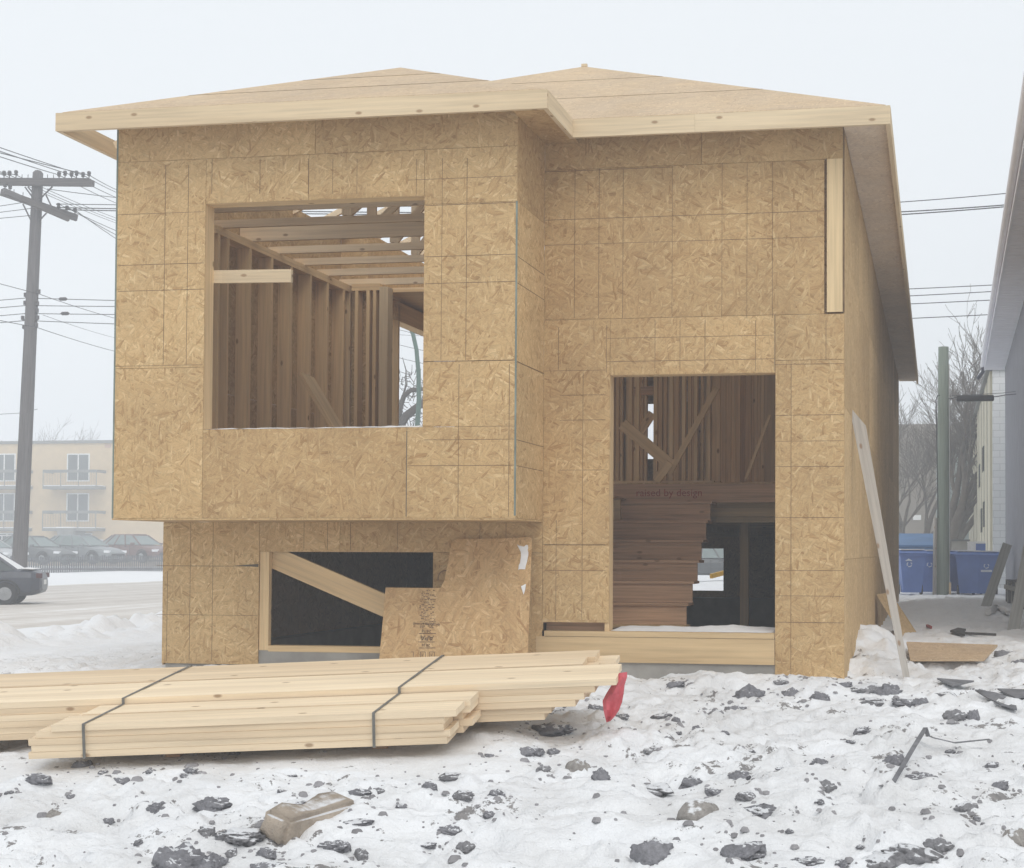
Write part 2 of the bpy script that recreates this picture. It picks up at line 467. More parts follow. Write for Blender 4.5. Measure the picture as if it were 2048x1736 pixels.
def grid_sheet(name, xs, ys, zf, m, hole=None, keep=None):
    X, Y = np.meshgrid(xs, ys); Z = zf(X, Y)
    nx, ny = len(xs), len(ys)
    v = np.stack([X.ravel(), Y.ravel(), Z.ravel()], 1)
    i = np.arange(nx*ny).reshape(ny, nx)
    q = np.stack([i[:-1, :-1].ravel(), i[:-1, 1:].ravel(), i[1:, 1:].ravel(), i[1:, :-1].ravel()], 1)
    if hole is not None:
        cx = (X[:-1, :-1]+X[1:, 1:]).ravel()/2; cy = (Y[:-1, :-1]+Y[1:, 1:]).ravel()/2
        q = q[~hole(cx, cy)]
    me = bpy.data.meshes.new(name)
    me.vertices.add(len(v)); me.vertices.foreach_set('co', v.astype(np.float32).ravel())
    me.loops.add(q.size); me.loops.foreach_set('vertex_index', q.astype(np.int32).ravel())
    me.polygons.add(len(q)); me.polygons.foreach_set('loop_start', np.arange(0, q.size, 4, dtype=np.int32))
    try: me.polygons.foreach_set('loop_total', np.full(len(q), 4, dtype=np.int32))
    except Exception: pass
    me.polygons.foreach_set('use_smooth', np.ones(len(q), dtype=bool))
    me.update(calc_edges=True); me.validate()
    me.materials.append(m)
    o = bpy.data.objects.new(name, me); col.objects.link(o)
    return tag(o, kind='structure')
def axis(segs):
    a = []
    for x0, x1, st in segs: a += list(np.arange(x0, x1-1e-6, st))
    a.append(segs[-1][1]); return np.array(a)
_pr = random.Random(15); PRINTS = []
for (x0, y0, x1, y1, n_) in ((-.3, 7.0, -1.9, 11.4, 13), (.9, 8.4, -2.6, 10.9, 11), (-3.8, 6.6, -1.2, 9.0, 9), (.6, 10.2, .25, 15.0, 12), (-5.2, 6.7, -2.2, 7.5, 9), (.2, 19, .5, 26, 14)):
    for i in range(n_):
        f = (i+.5)/n_; a = math.atan2(y1-y0, x1-x0); s_ = .11 if i % 2 else -.11
        PRINTS.append((x0+(x1-x0)*f-math.sin(a)*s_+_pr.gauss(0, .05), y0+(y1-y0)*f+math.cos(a)*s_+_pr.gauss(0, .05), a+_pr.gauss(0, .25)))
def ground_printed(X, Y):
    Z = ground(X, Y)
    for (x, y, a) in PRINTS:
        m = (np.abs(X-x) < .35) & (np.abs(Y-y) < .35); dx, dy = X[m]-x, Y[m]-y
        u = (dx*math.cos(a)+dy*math.sin(a))/.155; v = (-dx*math.sin(a)+dy*math.cos(a))/.06; r2 = u*u+v*v
        Z[m] += -.045*np.exp(-r2**2)+.014*np.exp(-((np.sqrt(r2)-1.35)/.25)**2)
    return Z
gxs = axis([(-300, -100, 40), (-100, -52, 4), (-52, -16, .6), (-16, -12.5, .15), (-12.5, -7.5, .06), (-7.5, -6.6, .05), (-6.6, 1.9, .026), (1.9, 3.5, .1), (3.5, 12, .8), (12, 100, 8), (100, 300, 40)])
gys = axis([(-60, 0, 6), (0, 5.2, .6), (5.2, 6, .1), (6, 9.6, .02), (9.6, 12.18, .025), (12.18, 15, .035), (15, 20, .05), (20, 36, .12), (36, 45, .25), (45, 110, 1.2), (110, 400, 12)])
grid_sheet('snow_ground', gxs, gys, ground_printed, M['snow'], hole=lambda x, y: (x > HX0+.08) & (x < HX1-.08) & (y > YG+.03) & (y < YR-.08))
rx = axis([(-33.9, -13.9, .5)]); ry = axis([(-5, 40, .5), (40, 110, 1.5), (110, 400, 15)])
grid_sheet('street', rx, ry, lambda X, Y: ground(X, Y)*0+.13+.025*vnoise(X, Y, .5, 3)-.02*sstep(-15, -13.9, X)-.03*sstep(-32.6, -33.9, X), M['road'])

# ------------------------------------------------------------------ the unfinished house
house = thing('unfinished_house', 'unfinished two storey house sheathed in bare strand board, with open window and door holes', 'house', ((HX0+HX1)/2, 21, .5))
def hb(mb, name, mats, label=None, parent=None):
    o = mb.build(name, mats, parent or house)
    if parent is None:
        o.location = (-house.location.x, -house.location.y, -house.location.z)
    if label: o['label'] = label
    return o
T = .011          # sheathing thickness
def fsheet(mb, Y, x0, x1, z0, z1, g=.0015, rot90=False, mi=0):
    mb.bb(x0+g, x1-g, Y, Y+T, z0+g, z1-g, mi=mi, grain=0, rot90=rot90, off=(25*random.randint(0, 30)+random.uniform(0, 20), 25*random.randint(0, 30)+random.uniform(0, 20)))
def hline(mb, Y, a, b, mi=1, w=.0036):
    """a pencil line on a front face between two pixels"""
    A, B = at(a[0], a[1], Y), at(b[0], b[1], Y)
    z = None
    mb.beam((A.x, Y-.0006, (A.z+B.z)/2), (B.x, Y-.0006, (A.z+B.z)/2), .0012, w*random.uniform(.8, 1.25), mi=mi)
def vline(mb, Y, x, y0, y1, mi=1, w=.0036):
    A, B = at(x, y0, Y), at(x, y1, Y); C = at(x, (y0+y1)/2, Y)
    mb.beam((C.x, Y-.0006, A.z), (C.x, Y-.0006, B.z), .0012, w*random.uniform(.8, 1.25), up=(1, 0, 0), mi=mi)
GD = [M['osb'], M['line'], M['gap'], M['seal']]

# overhanging front wall
wx0, wx1, wz0, wz1 = -5.835, -3.985, 2.470, 4.300        # window hole
CX1 = -3.225                                               # right end of the overhanging box
ZB, ZT = 1.752, 5.072
ztop = 4.668
mb = MB()
zr = at(600, 731, YF).z
xl = HX0
fsheet(mb, YF, xl, wx0, zr, ztop)                          # left of the window
fsheet(mb, YF, wx0, at(617, 400, YF).x, wz1, ztop)         # strip over the window
fsheet(mb, YF, at(617, 400, YF).x, wx1, wz1, ztop)
zj = at(900, 407, YF).z
fsheet(mb, YF, wx1, CX1, at(900, 722, YF).z, zj)
fsheet(mb, YF, wx1, CX1-.002, zj, ztop)
xj = at(813, 950, YF).x
fsheet(mb, YF, xl, wx0, ZB, zr); fsheet(mb, YF, wx0, xj, ZB, wz0)
fsheet(mb, YF, xj, CX1, ZB, wz0); fsheet(mb, YF, wx1, CX1, wz0, at(900, 722, YF).z)
fsheet(mb, YF, xl, -4.9, ztop, ZT, rot90=False); fsheet(mb, YF, -4.9, CX1, ztop, ZT)
for y in (428, 530, 582): hline(mb, YF, (236, y), (408, y-3))
for y in (409, 512, 566): hline(mb, YF, (851, y), (1031, y-2))
hline(mb, YF, (815, 357), (1031, 355)); hline(mb, YF, (849, 879), (1028, 879)); hline(mb, YF, (815, 931), (1028, 931))
for x in (331, 377): vline(mb, YF, x-2, 330, 729)
for x in (424, 520, 617, 665.5, 714, 833): vline(mb, YF, x, 318, 388)
for x in (883.5, 933): vline(mb, YF, x, 316, 720)
vline(mb, YF, 917, 728, 1033); vline(mb, YF, 1018, 728, 1033)
vline(mb, YF, 813, 862, 1033, mi=2, w=.007)
hline(mb, YF, (846, 722), (1031, 722), mi=1)
hline(mb, YF, (230, 731), (405, 731), mi=1, w=.003)
mb.bb(CX1-.012, CX1+.002, YF-.002, YF+.004, ZB+.02, zj, mi=3)          # green sealed edge at the corner
mb.bb(xl-.002, xl+.012, YF-.002, YF+.004, ZB, ZT-.1, mi=3)
hb(mb, 'wall_sheathing', GD, 'strand board front of the overhanging upper storey')

# return wall of the overhang (faces right) and its soffit
mb = MB()
def xsheet(mb, X, y0, y1, z0, z1, sg=1, g=.0015, rot90=False):
    mb.bb(X-T if sg > 0 else X, X if sg > 0 else X+T, y0+g, y1-g, z0+g, z1-g, grain=1, rot90=rot90, off=(25*random.randint(0, 30)+random.uniform(0, 20), 25*random.randint(0, 30)+random.uniform(0, 20)))
xsheet(mb, CX1, YF+T, YG, ZB, zr); xsheet(mb, CX1, YF+T, YG, zr, zj-.0); xsheet(mb, CX1, YF+T, YG, zj, ZT)
for y in (512, 565, 722, 879, 931):
    z = at(1034, y, YF).z
    mb.beam((CX1+.0006, YF+.02, z), (CX1+.0006, YG, z), .0012, .0045, mi=1)
hb(mb, 'wall_sheathing', GD, 'narrow strand board return between the two front walls')
mb = MB(); mb.bb(HX0, CX1, YF+.0, YG, ZB-.013, ZB-.001, grain=0)
hb(mb, 'soffit_panel', M['osb'])

# entry front wall and lower front wall
dx0, dx1, dz0, dz1 = -2.660, -1.288, .840, 2.952          # entry hole
mb = MB()
zm = at(1370, 634, YG).z
zt = at(1370, 330, YG).z
xs = [CX1, at(1344.5, 500, YG).x, at(1649, 500, YG).x]
fsheet(mb, YG, xs[0], xs[1], zm, zt); fsheet(mb, YG, xs[1], xs[2], zm, zt)
fsheet(mb, YG, CX1, -1.9, zt, ZT); fsheet(mb, YG, -1.9, HX1, zt, ZT)
fsheet(mb, YG, CX1, dx0, ZB-.2, zm); fsheet(mb, YG, dx0, dx1, dz1, zm)
xr = at(1549, 700, YG).x
zrr = at(1600, 720, YG).z
fsheet(mb, YG, dx1, HX1, zrr, zm); fsheet(mb, YG, dx1, at(1582, 1000, YG).x, .36, zrr); fsheet(mb, YG, at(1582, 1000, YG).x, HX1, .36, zrr)
fsheet(mb, YG, CX1, dx0, .93, ZB-.2)
for y in (431, 482): hline(mb, YG, (1090, y+12), (1648, y-12))
for x in (1149.4, 1197.8, 1246, 1344.5, 1444, 1494, 1545): vline(mb, YG, x, 338 if x < 1400 else 325, 636)
hline(mb, YG, (1090, 343), (1340, 335))
for y in (675, 722): hline(mb, YG, (1214, y), (1548, y-3))
for x in (1310, 1360, 1410, 1511): vline(mb, YG, x, 640, 742)
vline(mb, YG, 1117, 655, 740); vline(mb, YG, 1213, 650, 745, mi=1)
hline(mb, YG, (1090, 741), (1211, 741))
for y in (790, 840, 940, 1090, 1141): hline(mb, YG, (1120 if y < 1000 else 1090, y+1), (1211, y-1))
vline(mb, YG, 1165, 745, 1240, w=.003); vline(mb, YG, 1112, 1040, 1240)
for y in (830, 882, 933, 1035, 1141, 1192, 1245): hline(mb, YG, (1549, y), (1688, y))
vline(mb, YG, 1652, 640, 720); vline(mb, YG, 1582, 728, 1335); vline(mb, YG, 1549, 630, 742, mi=2)
hline(mb, YG, (1549, 728), (1688, 728))
vline(mb, YG, 1652, 316, 626, mi=1, w=.005)
mb.bb(HX1-.012, HX1+.002, YG-.002, YG+.004, 3.43, ZT-.1, mi=1)
hb(mb, 'wall_sheathing', GD, 'strand board wall round the entry hole')
# pale corner board
mb = MB(); mb.bb(at(1653, 450, YG).x+.004, HX1-.014, YG-.012, YG+.02, at(1670, 624, YG).z, at(1670, 318, YG).z)
hb(mb, 'corner_board', M['lvl'], 'pale smooth board at the upper right corner')

# lower front wall under the overhang
lx0, lx1, lz0, lz1 = -5.730, -4.175, .66, 1.482           # low window hole
mb = MB()
fsheet(mb, YG, HX0, lx0, .515, ZB-.014)
fsheet(mb, YG, lx0, -5.0, lz1, ZB-.014); fsheet(mb, YG, -5.0, -3.75, lz1, ZB-.014); fsheet(mb, YG, -3.75, CX1, lz1, ZB-.014)
fsheet(mb, YG, lx1, -3.75, .6, lz1, rot90=True); fsheet(mb, YG, -3.75, CX1, .6, lz1)
for y in (1132, 1230): hline(mb, YG, (313, y), (516, y))
for x in (380, 425): vline(mb, YG, x, 1045, 1322)
vline(mb, YG, 334, 1142, 1322, w=.003)
for x in (608, 655, 701, 795, 960, 1012): vline(mb, YG, x, 1045, 1100)
hline(mb, YG, (868, 1132), (905, 1132))
hb(mb, 'wall_sheathing', GD, 'strand board of the recessed lower wall')
# a bowed gap where a sheet has sprung off beside the low window
mb = MB(); A = at(470, 1131, YG)
mb.prism([at(468, 1131, YG)+Vector((0, -.001, 0)), at(517, 1128, YG)+Vector((0, -.001, 0)), at(517, 1134, YG)+Vector((0, -.001, 0))], (0, -.002, 0))
hb(mb, 'sheet_joint', M['gap'])

# side and rear walls
mb = MB()
random.seed(11)
y = YG+T
while y < YR-.01:
    y2 = min(y+2.3, YR)
    for z0, z1 in ((.2, 1.44), (1.44, 2.68), (2.68, 3.92), (3.92, 4.9)):
        xsheet(mb, HX1, y, y2, z0, z1)
    y = y2
hb(mb, 'wall_sheathing', GD, 'long strand board side wall along the passage')
mb = MB()
y = YG+T
LY0, LY1 = 16.55, 19.2                                    # opening in the street-side wall further back
LJ = 16.05                                                # the upper wall steps in here
LXI = -6.30
for a, b in ((YF+T, 13.7), (13.7, LJ)):
    for z0, z1 in ((ZB, 2.97), (2.97, 4.2), (4.2, ZT)):
        xsheet(mb, HX0, a, b, z0, z1, sg=-1)
for a, b, z0, z1 in ((LJ+T, LY0, ZB, ZT), (LY0, LY1, ZB, 2.1), (LY0, LY1, 4.16, ZT), (LY1, 22, ZB, ZT), (22, 26, ZB, ZT), (26, YR, ZB, ZT)):
    xsheet(mb, LXI, a, b, z0, z1, sg=-1)
for a, b in ((YG+T, 15), (15, 18), (18, 21), (21, 24), (24, 27), (27, YR)):
    xsheet(mb, HX0, a, b, .5, ZB, sg=-1)
mb.bb(HX0+T, LXI+T, LJ, LJ+T, ZB, ZT, grain=2)
mb.bb(HX0, LXI, LJ, YR, ZB-.012, ZB, grain=1)
hb(mb, 'wall_sheathing', GD, 'strand board side wall facing the street')
# rear wall with its openings
rw = [  # x0, x1, z0, z1 of the holes
    (at(1380, 1100, YR).x, at(1447, 1100, YR).x, at(1400, 1181, YR).z, at(1400, 1097, YR).z),
    (at(1288, 850, YR).x, at(1312, 850, YR).x, at(1300, 918, YR).z, at(1300, 808, YR).z),
    (at(1330, 850, YR).x, at(1372, 850, YR).x, at(1300, 900, YR).z, at(1300, 808, YR).z),
]
mb = MB()
x_edges = sorted({HX0, HX1} | {h[0] for h in rw} | {h[1] for h in rw})
for xa, xb in zip(x_edges[:-1], x_edges[1:]):
    hs_ = sorted([(h[2], h[3]) for h in rw if h[0] <= xa+1e-6 and h[1] >= xb-1e-6]); z = .3
    for h0, h1 in hs_:
        if h0 > z: mb.bb(xa, xb, YR, YR+T, z, h0, grain=0)
        z = h1
    if z < ZT: mb.bb(xa, xb, YR, YR+T, z, ZT, grain=0)
hb(mb, 'wall_sheathing', GD, 'rear wall of the house')

# frames of the three front holes
def ring(name, x0, x1, z0, z1, Y, dep=.14, th=.038, m=M['pine'], bottom=True):
    mb = MB(); a, b = Y+T+.001, Y+T+dep
    mb.bb(x0-th, x0, a, b, z0-th, z1+th, grain=2); mb.bb(x1, x1+th, a, b, z0-th, z1+th, grain=2)
    mb.bb(x0, x1, a, b, z1, z1+th, grain=0)
    if bottom: mb.bb(x0, x1, a, b, z0-th, z0, grain=0)
    return hb(mb, name, m)
ring('window_frame', wx0+.0, wx1, wz0-.002, wz1, YF)
ring('door_frame', dx0, dx1, dz0, dz1, YG, m=M['pine'])
# low window frame stands visibly inside its hole
mb = MB()
mb.bb(lx0+.002, lx0+.085, YG+T+.001, YG+.068, lz0-.02, lz1, grain=2)
mb.bb(lx0+.085, lx1+.04, YG+T+.001, YG+.15, lz0-.03, lz0+.02, grain=0)
mb.bb(lx1, lx1+.04, YG+T+.001, YG+.15, lz0+.02, lz1, grain=2)
hb(mb, 'window_frame', M['pine'], 'low window frame with a stud on its left')
mb = MB()
A, B = at(515, 1100, YG+.09), at(800, 1224, YG+.09)
mb.beam(A, B, .038, .185)
hb(mb, 'brace_board', M['pine'], 'broad board nailed slantwise inside the low window')
mb = MB()
A, B = at(429, 554, YF+.17), at(584, 552, YF+.17)
mb.beam(A, B, .038, .105)
hb(mb, 'brace_board', M['fascia'], 'short pale board nailed level across the big window')

# sill, skirt and slot below the entry
mb = MB(); mb.bb(CX1+.02, dx1-.004, YG-.012, YG+.14, .795, .838, grain=0)
hb(mb, 'door_sill', M['lvl'])
mb = MB(); mb.bb(CX1-.05, dx1-.002, YG-.008, YG+.04, .585, .792, grain=0)
hb(mb, 'rim_board', M['lvl'], 'wide yellow beam under the entry sill')
mb = MB()
xa, xb = at(1086, 1250, YG).x, at(1210, 1250, YG).x
mb.bb(CX1, dx0, YG+.0, YG+T, .91, .93); mb.bb(CX1, xa, YG, YG+T, .838, .91)
mb.bb(xa, dx0-.001, YG+.11, YG+.12, .838, .91, mi=1)
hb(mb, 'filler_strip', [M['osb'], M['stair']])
# snow blown on to the sill
def snow_strip(name, x0, x1, y0, y1, z, h, par):
    n = 60; mb = MB()
    for i in range(n):
        a, b = x0+(x1-x0)*i/n, x0+(x1-x0)*(i+1)/n
        ha = h*(.55+1.3*abs(float(vnoise(a, 3, 4.5, 3)))+.5*float(vnoise(a, 1, 15, 4))); hb2 = h*(.55+1.3*abs(float(vnoise(b, 3, 4.5, 3)))+.5*float(vnoise(b, 1, 15, 4)))
        if i == 0: ha = .002
        if i == n-1: hb2 = .002
        ym = y0+(y1-y0)*.45
        p = lambda X, Y, Z: (X, Y, Z)
        q0 = [p(a, y0+.012*math.sin(a*23), z), p(b, y0+.012*math.sin(b*23), z), p(b, ym, z+hb2), p(a, ym, z+ha)]
        q1 = [p(a, ym, z+ha), p(b, ym, z+hb2), p(b, y1, z+.003), p(a, y1, z+.003)]
        mb.face(q0, [(0, 0)]*4, smooth=True); mb.face(q1, [(0, 0)]*4, smooth=True)
    return hb(mb, name, M['white'])
snow_strip('snow_drift', dx0+.005, dx1-.005, YG+.02, YG+.8, .8425, .045, house)
snow_strip('snow_drift', wx0+.005, wx1-.005, YF+.01, YF+.14, wz0+.001, .016, house)

# foundation and basement
mb = MB()
mb.bb(HX0+.03, HX1-.03, YG+.015, YG+.22, -.95, .5+.14, grain=0)
mb.bb(HX0+.03, HX0+.23, YG+.22, YR-.03, -.95, .62, grain=1); mb.bb(HX1-.23, HX1-.03, YG+.22, YR-.03, -.95, .58, grain=1)
mb.bb(HX0+.23, HX1-.23, YR-.23, YR-.03, -.95, .58, grain=0)
hb(mb, 'foundation_wall', M['conc'])
mb = MB(); mb.bb(HX0+.2, HX1-.2, YG+.2, YR-.2, -1.0, -.95, grain=1)
hb(mb, 'basement_floor', M['conc'])

# upper floor deck, landing, stairs
SX1 = at(1421, 1020, 15.2).x
fy = 15.15                                               # edge of the upper floor over the entry
mb = MB()
mb.bb(HX0+.15, CX1-.15, YF+.15, YG+.2, 2.02, 2.04, grain=0)
mb.bb(HX0+.15, CX1+.1, YG+.2, YR-.15, 2.02, 2.04, grain=1); mb.bb(CX1+.1, HX1-.15, fy, YR-.15, 2.185, 2.2, grain=1)
hb(mb, 'floor_deck', M['osb'])
mb = MB()
for i in range(31):
    yy = YG+.35+i*.57
    if yy > YR-.3: break
    mb.bb(HX0+.15, CX1+.1, yy, yy+.04, 1.78, 2.018, grain=0)
    if yy > fy+.1: mb.bb(CX1+.1, HX1-.15, yy, yy+.04, 1.86, 2.18, grain=0)
hb(mb, 'floor_joists', M['pine'])
mb = MB(); mb.bb(CX1-.45, HX1-.15, fy-.045, fy-.004, 1.995, 2.184, grain=0)
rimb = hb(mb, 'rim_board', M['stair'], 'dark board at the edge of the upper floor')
mb = MB(); mb.bb(SX1+.02, HX1-.15, fy+.3, fy+.36, 1.80, 2.02, grain=0)
hb(mb, 'floor_beam', M['lvl'], 'yellow beam over the basement stair')
mb = MB(); mb.bb(dx0-.55, at(1375, 1240, 13.5).x+.02, YG+.15, 13.55, .78, .835, grain=0); mb.bb(dx0-.1, dx1+.2, YG+.15, YG+.9, .78, .835, grain=0)
hb(mb, 'landing_deck', M['osb'])
st = thing('staircase', None, None); st.parent = house; st.location = (-house.location.x, -house.location.y, -house.location.z)
del_keys = []
for k in range(6):
    yk = 13.55+.262*k; z0 = .835+.1935*k
    xr_ = at([1373, 1385, 1395, 1403, 1412, 1421][k], 1200-40*k, yk).x
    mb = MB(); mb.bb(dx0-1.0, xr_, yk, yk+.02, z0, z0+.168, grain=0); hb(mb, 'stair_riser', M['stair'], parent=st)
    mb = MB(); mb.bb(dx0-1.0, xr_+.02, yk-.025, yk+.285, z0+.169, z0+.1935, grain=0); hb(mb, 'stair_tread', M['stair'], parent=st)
mb = MB(); p = at(1488, 1240, 16.2); mb.bb(p.x-.045, p.x+.045, 16.2, 16.29, -.95, 1.86, grain=2)
hb(mb, 'support_post', M['pine'], 'post standing in the basement')

# lettering on the dark board over the stair
def text_mesh(name, body, size, m, parent, Mx, extrude=.0006):
    cu = bpy.data.curves.new(name, 'FONT'); cu.body = body; cu.size = size; cu.extrude = extrude
    cu.align_x = 'CENTER'; cu.align_y = 'CENTER'
    o = bpy.data.objects.new(name, cu); col.objects.link(o)
    dg = bpy.context.evaluated_depsgraph_get(); dg.update()
    me = bpy.data.meshes.new_from_object(o.evaluated_get(dg)); me.name = name
    bpy.data.objects.remove(o)
    me.transform(Mx)
    me.materials.clear(); me.materials.append(m)
    o2 = bpy.data.objects.new(name, me); col.objects.link(o2)
    o2.parent = parent
    return o2
p = at(1338, 986, fy-.047)
face = Matrix.Rotation(R_(90), 4, 'X')
o = text_mesh('lettering', 'raised by design', .105, M['red_ink'], rimb, Matrix.Translation((p.x, fy-.0465, p.z)) @ face @ Matrix.Diagonal((1.02, 1, 1, 1)))

# studs -----------------------------------------------------------------
ZC = 4.46
def studwall(label, pts, zb, zt, axis_, plates=True, w=.038, d=.14, blocks=()):
    """axis_: 'y' a wall running in depth (pts = list of (X, Y)), 'x' a wall running across"""
    wroot = thing('stud_wall', label, None); wroot.parent = house; wroot.location = (-house.location.x, -house.location.y, -house.location.z)
    for (X, Y) in pts:
        mb = MB()
        sx, sy = (d, w) if axis_ == 'y' else (w, d)
        mb.bb(X-sx/2, X+sx/2, Y-sy/2, Y+sy/2, zb+.038, zt-.076, grain=2)
        hb(mb, 'stud', M['pine'], parent=wroot)
    if plates:
        ys = [p[1] for p in pts]; xs_ = [p[0] for p in pts]
        for z0, z1 in ((zb, zb+.037), (zt-.075, zt-.0385), (zt-.0375, zt)):
            mb = MB()
            if axis_ == 'y': mb.bb(xs_[0]-d/2-.001, xs_[0]+d/2+.001, min(ys)-.06, max(ys)+.06, z0, z1, grain=1)
            else: mb.bb(min(xs_)-.06, max(xs_)+.06, ys[0]-d/2-.001, ys[0]+d/2+.001, z0, z1, grain=0)
            hb(mb, 'wall_plate', M['pine'], parent=wroot)
    return wroot
LXs = HX0+T+.071
inner = LXs+.07
ysL = []
for x in (436, 454.6, 499.8, 543.3, 582.2, 621, 655.3, 688, 701):
    ysL.append(atx(x, 700, inner).y)
studwall('studs of the street-side wall seen through the big window', [(LXs, max(y, YF+.2)) for y in ysL], 2.04, ZC, 'y')
yb = ysL[-1]
studwall(None, [(at(x, 700, LJ-.16).x, LJ-.09) for x in (712, 735, 748)], 2.04, ZC, 'x')
mb = MB(); pc = at(767, 700, LJ-.16); mb.bb(pc.x-.05, pc.x+.05, LJ-.17, LJ-.02, 2.04, ZC-.04, grain=2); hb(mb, 'corner_post', M['fascia'])
studwall(None, [(LXI+.085, y) for y in (LJ+.12, atx(797, 700, LXI+.15).y)], 2.04, ZC, 'y')
mb = MB(); mb.bb(LXI+.015, LXI+.155, LY0, LY1, 4.16, 4.38, grain=1); hb(mb, 'window_header', M['pine'])
studwall(None, [(LXI+.085, y) for y in np.arange(LY1+.05, YR-.3, .61)], 2.04, ZC, 'y')
# boards left leaning in the big room
mb = MB()
a, b = at(612, 752, 13.9), at(700, 900, 13.5)
mb.beam(a, b, .04, .19, up=(0, 1, .2)); hb(mb, 'brace_board', M['pine'], 'offcut leaning against the studs of the big room')
# right wall studs
studwall(None, [(HX1-T-.071, y) for y in np.arange(YG+.3, YR-.3, .61)], .84, ZC, 'y')
# partitions behind the entry, light coming between them
def px_studs(Y, xs_): return [(at(x, 860, Y).x, Y) for x in xs_]
studwall('partition studs at the head of the stair', px_studs(fy+.4, (1224, 1262, 1276, 1312, 1343, 1368, 1392, 1418)), 2.2, ZC, 'x', d=.09)
studwall(None, px_studs(17.6, (1236, 1272, 1284, 1322, 1331, 1355, 1380, 1428, 1452, 1466, 1500)), 2.2, ZC, 'x', d=.09)
studwall(None, px_studs(20.5, (1244, 1256, 1292, 1325, 1350, 1384, 1405, 1440, 1476, 1490, 1520)), 2.2, ZC, 'x', d=.09)
studwall(None, px_studs(24.5, (1230, 1266, 1318, 1336, 1360, 1390, 1412, 1434, 1460, 1482, 1512, 1536)), 2.2, ZC, 'x', d=.09)
studwall(None, [(at(1430, 860, fy+.5).x+.0, y) for y in np.arange(fy+.6, 20, .41)], 2.2, ZC, 'y', d=.09)
# drywall-free partition sheets that close parts of the view
mb = MB()
for Y, x0, x1 in ((27.2, 1210, 1287), (27.2, 1376, 1560), (22.6, 1432, 1560)):
    a, b = at(x0, 860, Y), at(x1, 860, Y); mb.bb(a.x, b.x, Y, Y+.012, 2.2, ZC, grain=2)
hb(mb, 'partition_panel', M['pine'])
for (a, b, Y, w) in (((1245, 848), (1342, 930), fy+.32, .12), ((1434, 775), (1338, 948), fy+.30, .06), ((1305, 826), (1275, 872), 17.4, .10), ((1540, 830), (1492, 958), fy+.33, .03), ((1340, 925), (1312, 962), fy+.28, .09)):
    mb = MB(); mb.beam(at(a[0], a[1], Y), at(b[0], b[1], Y), .038, w); hb(mb, 'brace_board', M['pine'])
mb = MB(); a, b = at(1258, 782, 17.5), at(1306, 782, 17.5); mb.bb(a.x, b.x, 17.5, 17.54, a.z-.05, a.z+.05); hb(mb, 'window_header', M['stair'])
# wall above the entry on the inside closes the view upward
# --- roof ---------------------------------------------------------------
YE1, YE2 = 11.04, 11.86
XE0, XEM, XE1 = -6.92, -2.935, -.388
ZE = at(600, 210, YE1).z
ZE = (at(122, 234, YE1).z+at(1087, 187, YE1).z+at(1145, 235, YE2).z+at(1760, 194, YE2).z)/4
P1 = at(800, 135, 13.33); P1 = Vector((-4.925, 13.33, P1.z))
P2 = at(1168, 133, 15.39); P2 = Vector((-3.655, 15.39, P2.z))
E = lambda x, y: Vector((x, y, ZE))
s2 = (P2.z-ZE)/(P2.y-YE2)
R1 = Vector((P1.x, YE2+(P1.z-ZE)/s2, P1.z))
P3 = Vector((P2.x, 26.8, P2.z)); YE3 = 30.4
TH = Vector((0, 0, -.014))
mb = MB()
def slope_uv(dirx):
    ox, oy = 25*random.randint(0, 30), 25*random.randint(0, 30)
    return (lambda p: (p.x+ox, math.hypot(p.y, p.z)+oy)) if dirx else (lambda p: (p.y+ox, math.hypot(p.x, p.z)+oy))
mb.prism([E(XE0, YE1), E(XEM, YE1), P1], TH, uvf=slope_uv(True))
mb.prism([E(XEM, YE1), E(XEM, YE2), R1, P1], TH, uvf=slope_uv(False))
mb.prism([E(XEM, YE2), E(XE1, YE2), P2, R1], TH, uvf=slope_uv(True))
mb.prism([E(XE1, YE2), E(XE1, YE3), P3, P2], TH, uvf=slope_uv(False))
mb.prism([E(XE1, YE3), E(XE0, YE3), P3], TH, uvf=slope_uv(True))
yq = 21.0
mb.prism([E(XE0, YE3), E(XE0, yq), Vector((P3.x, yq, P3.z)), P3], TH, uvf=slope_uv(False))
def seam(a, b):
    mb.beam(Vector(a)+Vector((0, -.001, .0012)), Vector(b)+Vector((0, -.001, .0012)), .0035, .0016, mi=1)
for f in (.34, .68):                                      # sheet joints along the two front slopes
    for (l, r, p_) in ((E(XE0, YE1), E(XEM, YE1), P1), (E(XEM, YE2), E(XE1, YE2), P2)):
        lo_ = l.lerp(p_ if l.x < -5 else R1, f); hi_ = r.lerp(p_, f)
        if abs(lo_.z-hi_.z) > .01:
            k_ = (hi_.z-ZE)/max(R1.z-ZE, .01); lo_ = l.lerp(R1, min(k_, 1)) if k_ < 1 else Vector((P2.x-(P2.x-XE0)*(P2.z-hi_.z)/(P2.z-ZE), hi_.y, hi_.z))
        seam(lo_, hi_)
roof = hb(mb, 'roof_sheathing', [M['osb_roof'], M['line']])
